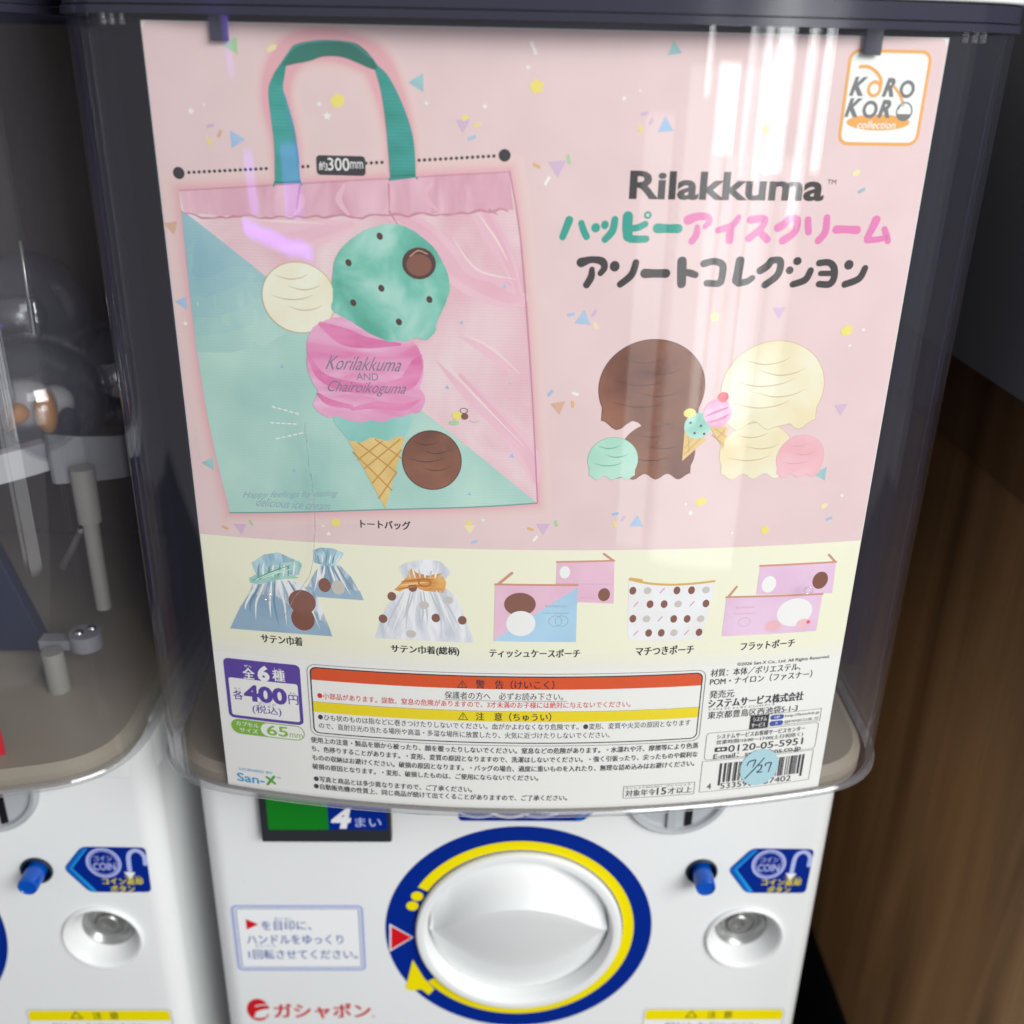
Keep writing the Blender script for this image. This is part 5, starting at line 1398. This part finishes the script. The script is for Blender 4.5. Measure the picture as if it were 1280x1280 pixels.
# ------------------------------------------------------------------ its neighbour on the left: copies of the thing and of each part
left = machine.copy(); COL.objects.link(left)
left.location = machine.location + Vector((-PITCH, 0, 0))
left['label'] = 'white capsule machine at the left edge, its dark window showing capsules and no poster'
SKIP = {'price_window', 'instruction_label', 'maker_logo', 'poster_clip', 'ring_plate'}
for ch in list(machine.children):
    if ch.name.split('.')[0] in SKIP: continue
    c2 = ch.copy(); COL.objects.link(c2); c2.parent = left
    for g in ch.children:
        if g.name.split('.')[0] in ('hairline_crack', 'moulding_mark'): continue
        g2 = g.copy(); COL.objects.link(g2); g2.parent = c2
        for h in g.children:
            h2 = h.copy(); COL.objects.link(h2); h2.parent = g2      # keyhole insert stays with its barrel

# works seen inside the left machine
X = -PITCH
def R3(x, y, z): return Vector((X + x, y, z))
bm = bmesh.new()                                               # capsule ring
cx, cy = X - .002, .130
def arc_wall(bm, r0, r1, a0, a1, z0, z1, n=40):
    V = []
    for i in range(n + 1):
        a = math.radians(a0 + (a1 - a0) * i / n)
        V.append([bm.verts.new((cx + r * math.cos(a), cy + r * math.sin(a), z)) for r in (r0, r1) for z in (z0, z1)])
    for p, q in zip(V, V[1:]):
        for i, j in ((0, 1), (3, 2), (1, 3), (2, 0)):
            f = bm.faces.new((p[i], q[i], q[j], p[j])); f.smooth = True
    bm.faces.new((V[0][0], V[0][1], V[0][3], V[0][2])); bm.faces.new((V[-1][0], V[-1][2], V[-1][3], V[-1][1]))
    bmesh.ops.recalc_face_normals(bm, faces=bm.faces[:])
arc_wall(bm, .132, .139, 200, 325, -.1870, -.1735)
link('hopper_ring', bm, [M['shell_dim']], left)
bm = bmesh.new()
V = []
for x, y in ((.1125, .0455), (.125, .052), (.138, .062), (.149, .078)):
    V.append([bm.verts.new(R3(x + dx_, y - dx_ * .6, z)) for dx_ in (0, .002) for z in (-.1920 - (x - .1125) * .12, -.1680 - (x - .1125) * .25)])
for p, q in zip(V, V[1:]):
    for i, j in ((0, 1), (3, 2), (1, 3), (2, 0)): bm.faces.new((p[i], q[i], q[j], p[j]))
bm.faces.new((V[0][0], V[0][1], V[0][3], V[0][2])); bm.faces.new((V[-1][0], V[-1][2], V[-1][3], V[-1][1]))
bmesh.ops.recalc_face_normals(bm, faces=bm.faces[:])
link('hopper_guard', bm, [M['shell_grey']], left)
bm = bmesh.new()
add_lathe = [(.128, -.186), (.095, -.192), (.03, -.196)]
V = []
for r, z in add_lathe: V.append([bm.verts.new((cx + r * math.cos(2 * PI * i / 48), cy + r * math.sin(2 * PI * i / 48) * .55, z)) for i in range(48)])
for a, b in zip(V, V[1:]):
    for i in range(48): bm.faces.new((a[i], a[(i + 1) % 48], b[(i + 1) % 48], b[i])).smooth = True
bm.faces.new(V[-1])
bmesh.ops.solidify(bm, geom=bm.faces[:], thickness=.002)
link('hopper_bowl', bm, [M['interior']], left)
bm = bmesh.new()
add_tube(bm, R3(.1270, .045, -.1850), R3(.1270, .045, -.2570), .0038, .0036)
add_tube(bm, R3(.1270, .045, -.1840), R3(.1270, .045, -.2110), .0056, .0053)
link('support_post', bm, [M['tube']], left)
bm = bmesh.new()
add_tube(bm, R3(.1105, .020, VZ + .007), R3(.1100, .020, -.2665), .0052, .0049)
add_tube(bm, R3(.1100, .020, -.2668), R3(.1100, .020, -.2663), .0024, .0024)
link('floor_post', bm, [M['tube']], left)
bm = bmesh.new()
for (a, b) in (((.1215, .032, -.2630), (.1215, .032, -.2710)),):
    add_tube(bm, R3(*a), R3(*b), .0075, .0075)
    add_box(bm, X + .100, X + .1215, .029, .036, -.2715, -.2665)
br = link('chute_bracket', bm, [M['shell_grey']], left)
for x in (.1195, .1240):
    bm = bmesh.new(); add_sphere(bm, R3(x, .0300 + (x - .1195), -.2622), .0022, 1, 1, .6, 16); link('screw', bm, [M['chrome']], br)
bm = bmesh.new()                                               # navy chute plate
tri = [(.030, -.200), (.0690, -.200), (.0800, -.233), (.0935, -.2800), (.0935, -.2840), (.030, -.2840)]
a = [bm.verts.new(R3(x, .048, z)) for x, z in tri]; b = [bm.verts.new(R3(x, .056, z)) for x, z in tri]
bm.faces.new(a); bm.faces.new(b[::-1])
for i in range(6): bm.faces.new((a[i], b[i], b[(i + 1) % 6], a[(i + 1) % 6]))
link('chute', bm, [M['navy']], left, bevel=.001)
bm = bmesh.new(); add_tube(bm, R3(.099, .070, -.2480), R3(.1150, .062, -.2240), .0019); add_sphere(bm, R3(.1150, .062, -.2240), .0024, n=14)
link('link_rod', bm, [M['metal_dull']], left)
bm = bmesh.new()
add_tube(bm, R3(.1235, .030, -.080), R3(.1225, .030, -.118), .0007, .0007, 10)
for k in range(26): add_tube(bm, R3(.1230 - .0004 * k / 26, .030, -.104 - k * .00055), R3(.1230 - .0004 * k / 26, .030, -.1043 - k * .00055), .0013, .0013, 10)
link('stirrer_spring', bm, [M['metal_dull']], left)

# a dark red card and its pale slip lying inside the left window
bm = bmesh.new(); add_box(bm, X + .045, X + .1062, -.0345, -.0338, VZ + .0075, VZ + .0260)
for v in bm.verts: v.co.y += .0062 * (v.co.x - X - .075) / .03 * .6 if v.co.x > X + .06 else 0
tag(link('red_card', bm, [M['red']], origin=(X + .075, -.034, VZ + .0075)), 'small plain red card at the foot of the left window', 'card')

# ------------------------------------------------------------------ capsules in the left machine
def capsule(loc, tilt, label, toy):
    t = tag(empty('toy_capsule', loc), label, 'capsule', 'toy capsules in the left machine')
    r = .0315
    L0 = Vector(loc)
    rm = Matrix.Rotation(tilt[0], 4, 'X') @ Matrix.Rotation(tilt[1], 4, 'Y')
    for nm, sgn, m in (('clear_half', 1, 'capsule'), ('milky_half', -1, 'capsule_white')):
        bm = bmesh.new()
        rings = []
        for rad, th in ((r, 0), (r - .0012, 1)):
            V = []
            for i in range(11):
                a = PI / 2 * i / 10
                if i == 10: V.append([bm.verts.new((0, 0, sgn * rad))]); continue
                V.append([bm.verts.new((rad * math.cos(a) * math.cos(2 * PI * k / 36), rad * math.cos(a) * math.sin(2 * PI * k / 36), sgn * rad * math.sin(a))) for k in range(36)])
            for p, q in zip(V, V[1:]):
                for k in range(36):
                    j = (k + 1) % 36
                    f = bm.faces.new((p[k], p[j], q[0]) if len(q) == 1 else (p[k], p[j], q[j], q[k])); f.smooth = True
            rings.append(V[0])
        for k in range(36):
            bm.faces.new((rings[0][k], rings[1][k], rings[1][(k + 1) % 36], rings[0][(k + 1) % 36]))
        bmesh.ops.recalc_face_normals(bm, faces=bm.faces[:])
        for v in bm.verts: v.co = L0 + (rm @ (v.co + Vector((0, 0, sgn * .0003))))
        link(nm, bm, [M[m]], t)
    for nm, m, parts in toy:
        bm = bmesh.new()
        for c, s in parts: add_sphere(bm, L0 + (rm @ Vector(c)), .01, *s, n=18)
        link(nm, bm, [M[m]], t)
    return t
capsule(R3(.101, .068, -.160), (.9, .5), 'clear capsule nearest the window with an orange and white toy inside',
        [('toy_body', 'white_toy', [((-.004, 0, -.006), (1.5, 1.2, 1.1)), ((.009, .004, -.008), (.9, .8, .8))]), ('toy_limb', 'orange_toy', [((.004, -.008, .012), (.5, .5, 1.1)), ((-.008, -.010, .008), (.6, .5, .5)), ((-.014, -.012, -.004), (.8, .6, .5))]), ('toy_base', 'navy', [((.016, -.008, -.004), (.5, .7, .9))])])
capsule(R3(.070, .042, -.150), (.2, -.9), 'milky capsule cut by the left edge of the photo',
        [('toy_body', 'white_toy', [((0, 0, -.004), (1.3, 1.2, 1.2))])])
capsule(R3(.122, .122, -.166), (1.2, -.4), 'clear capsule with a grey toy beside the right side wall of the left machine',
        [('toy_body', 'shell_grey', [((0, 0, -.006), (1.4, 1.2, 1.1))])])
capsule(R3(.030, .070, -.166), (.4, .3), 'clear capsule with a dark blue toy, furthest left in the left machine',
        [('toy_body', 'navy', [((0, 0, -.006), (1.3, 1.2, 1.1))]), ('toy_base', 'white_toy', [((.004, -.006, .010), (.7, .6, .6))])])
capsule(R3(.082, .118, -.131), (.3, 1.1), 'dim capsule behind the orange and white toy, higher than the rest',
        [('toy_body', 'metal_dull', [((0, 0, -.004), (1.2, 1.3, 1.2))])])

# ------------------------------------------------------------------ the side wall at the right, and what is under and behind
def wood(name, dark):
    m = bpy.data.materials.new(name); m.use_nodes = True
    nt = m.node_tree; N_ = nt.nodes; L = nt.links
    b = N_['Principled BSDF']; b.inputs['Roughness'].default_value = .42; b.inputs['Specular IOR Level'].default_value = .35
    tc = N_.new('ShaderNodeTexCoord'); mp = N_.new('ShaderNodeMapping'); mp.inputs['Scale'].default_value = (1, 11, .9)
    n1 = N_.new('ShaderNodeTexNoise'); n1.inputs['Scale'].default_value = 2.6; n1.inputs['Detail'].default_value = 6; n1.inputs['Distortion'].default_value = .6
    mp2 = N_.new('ShaderNodeMapping'); mp2.inputs['Scale'].default_value = (1, 160, 3)
    n2 = N_.new('ShaderNodeTexNoise'); n2.inputs['Scale'].default_value = 3; n2.inputs['Detail'].default_value = 4
    r = N_.new('ShaderNodeValToRGB')
    k = dark
    r.color_ramp.elements[0].position = .30; r.color_ramp.elements[0].color = (.25 * k, .128 * k, .048 * k, 1)
    r.color_ramp.elements[1].position = .72; r.color_ramp.elements[1].color = (.62 * k, .34 * k, .145 * k, 1)
    mx = N_.new('ShaderNodeMix'); mx.data_type = 'RGBA'; mx.blend_type = 'MULTIPLY'; mx.inputs['Factor'].default_value = .22
    L.new(tc.outputs['Object'], mp.inputs[0]); L.new(mp.outputs[0], n1.inputs['Vector']); L.new(n1.outputs['Fac'], r.inputs[0])
    L.new(tc.outputs['Object'], mp2.inputs[0]); L.new(mp2.outputs[0], n2.inputs['Vector'])
    L.new(r.outputs[0], mx.inputs['A']); L.new(n2.outputs['Fac'], mx.inputs['B']); L.new(mx.outputs['Result'], b.inputs['Base Color'])
    return m
WX = .235
wall_r = tag(empty('wood_wall', (WX, .4, -.75)), 'dark brown wood panelled side wall to the right of the white machine', 'wall')
bm = bmesh.new(); add_box(bm, WX, 1.5, -.075, 1.8, -.615, -.196)
link('wood_panel', bm, [wood('brown_wood', 1.0)], wall_r)
bm = bmesh.new(); add_box(bm, WX - .002, 1.5, -.075, 1.8, -.195, -.150)
link('top_rail', bm, [wood('dark_wood', .55)], wall_r, bevel=.001)
bm = bmesh.new(); add_box(bm, WX + .012, 1.5, -.075, 1.8, -.75, -.617)
link('plinth', bm, [M['black']], wall_r)
bm = bmesh.new(); add_box(bm, WX - .010, 1.51, -.077, 1.8, -.147, .60)
tag(link('dark_wall', bm, [mat('charcoal_paint', (.27, .27, .285, 1), .6, .3, bump=.1)], origin=(WX, .4, -.147)), 'plain charcoal wall above the brown wood panelling at the right', 'wall')
bm = bmesh.new(); add_box(bm, -1.6, 1.5, 1.801, 1.86, -.75, .60)
tag(link('back_wall', bm, [M['interior']], origin=(-.6, 1.8, -.75)), 'dark wall far behind the two machines', 'wall')
bm = bmesh.new(); add_box(bm, -1.6, 1.6, -.9, 1.86, -.78, -.7505)
o = link('floor', bm, [mat('dark_floor', (.03, .027, .025, 1), .5, .3)]); o['kind'] = 'structure'
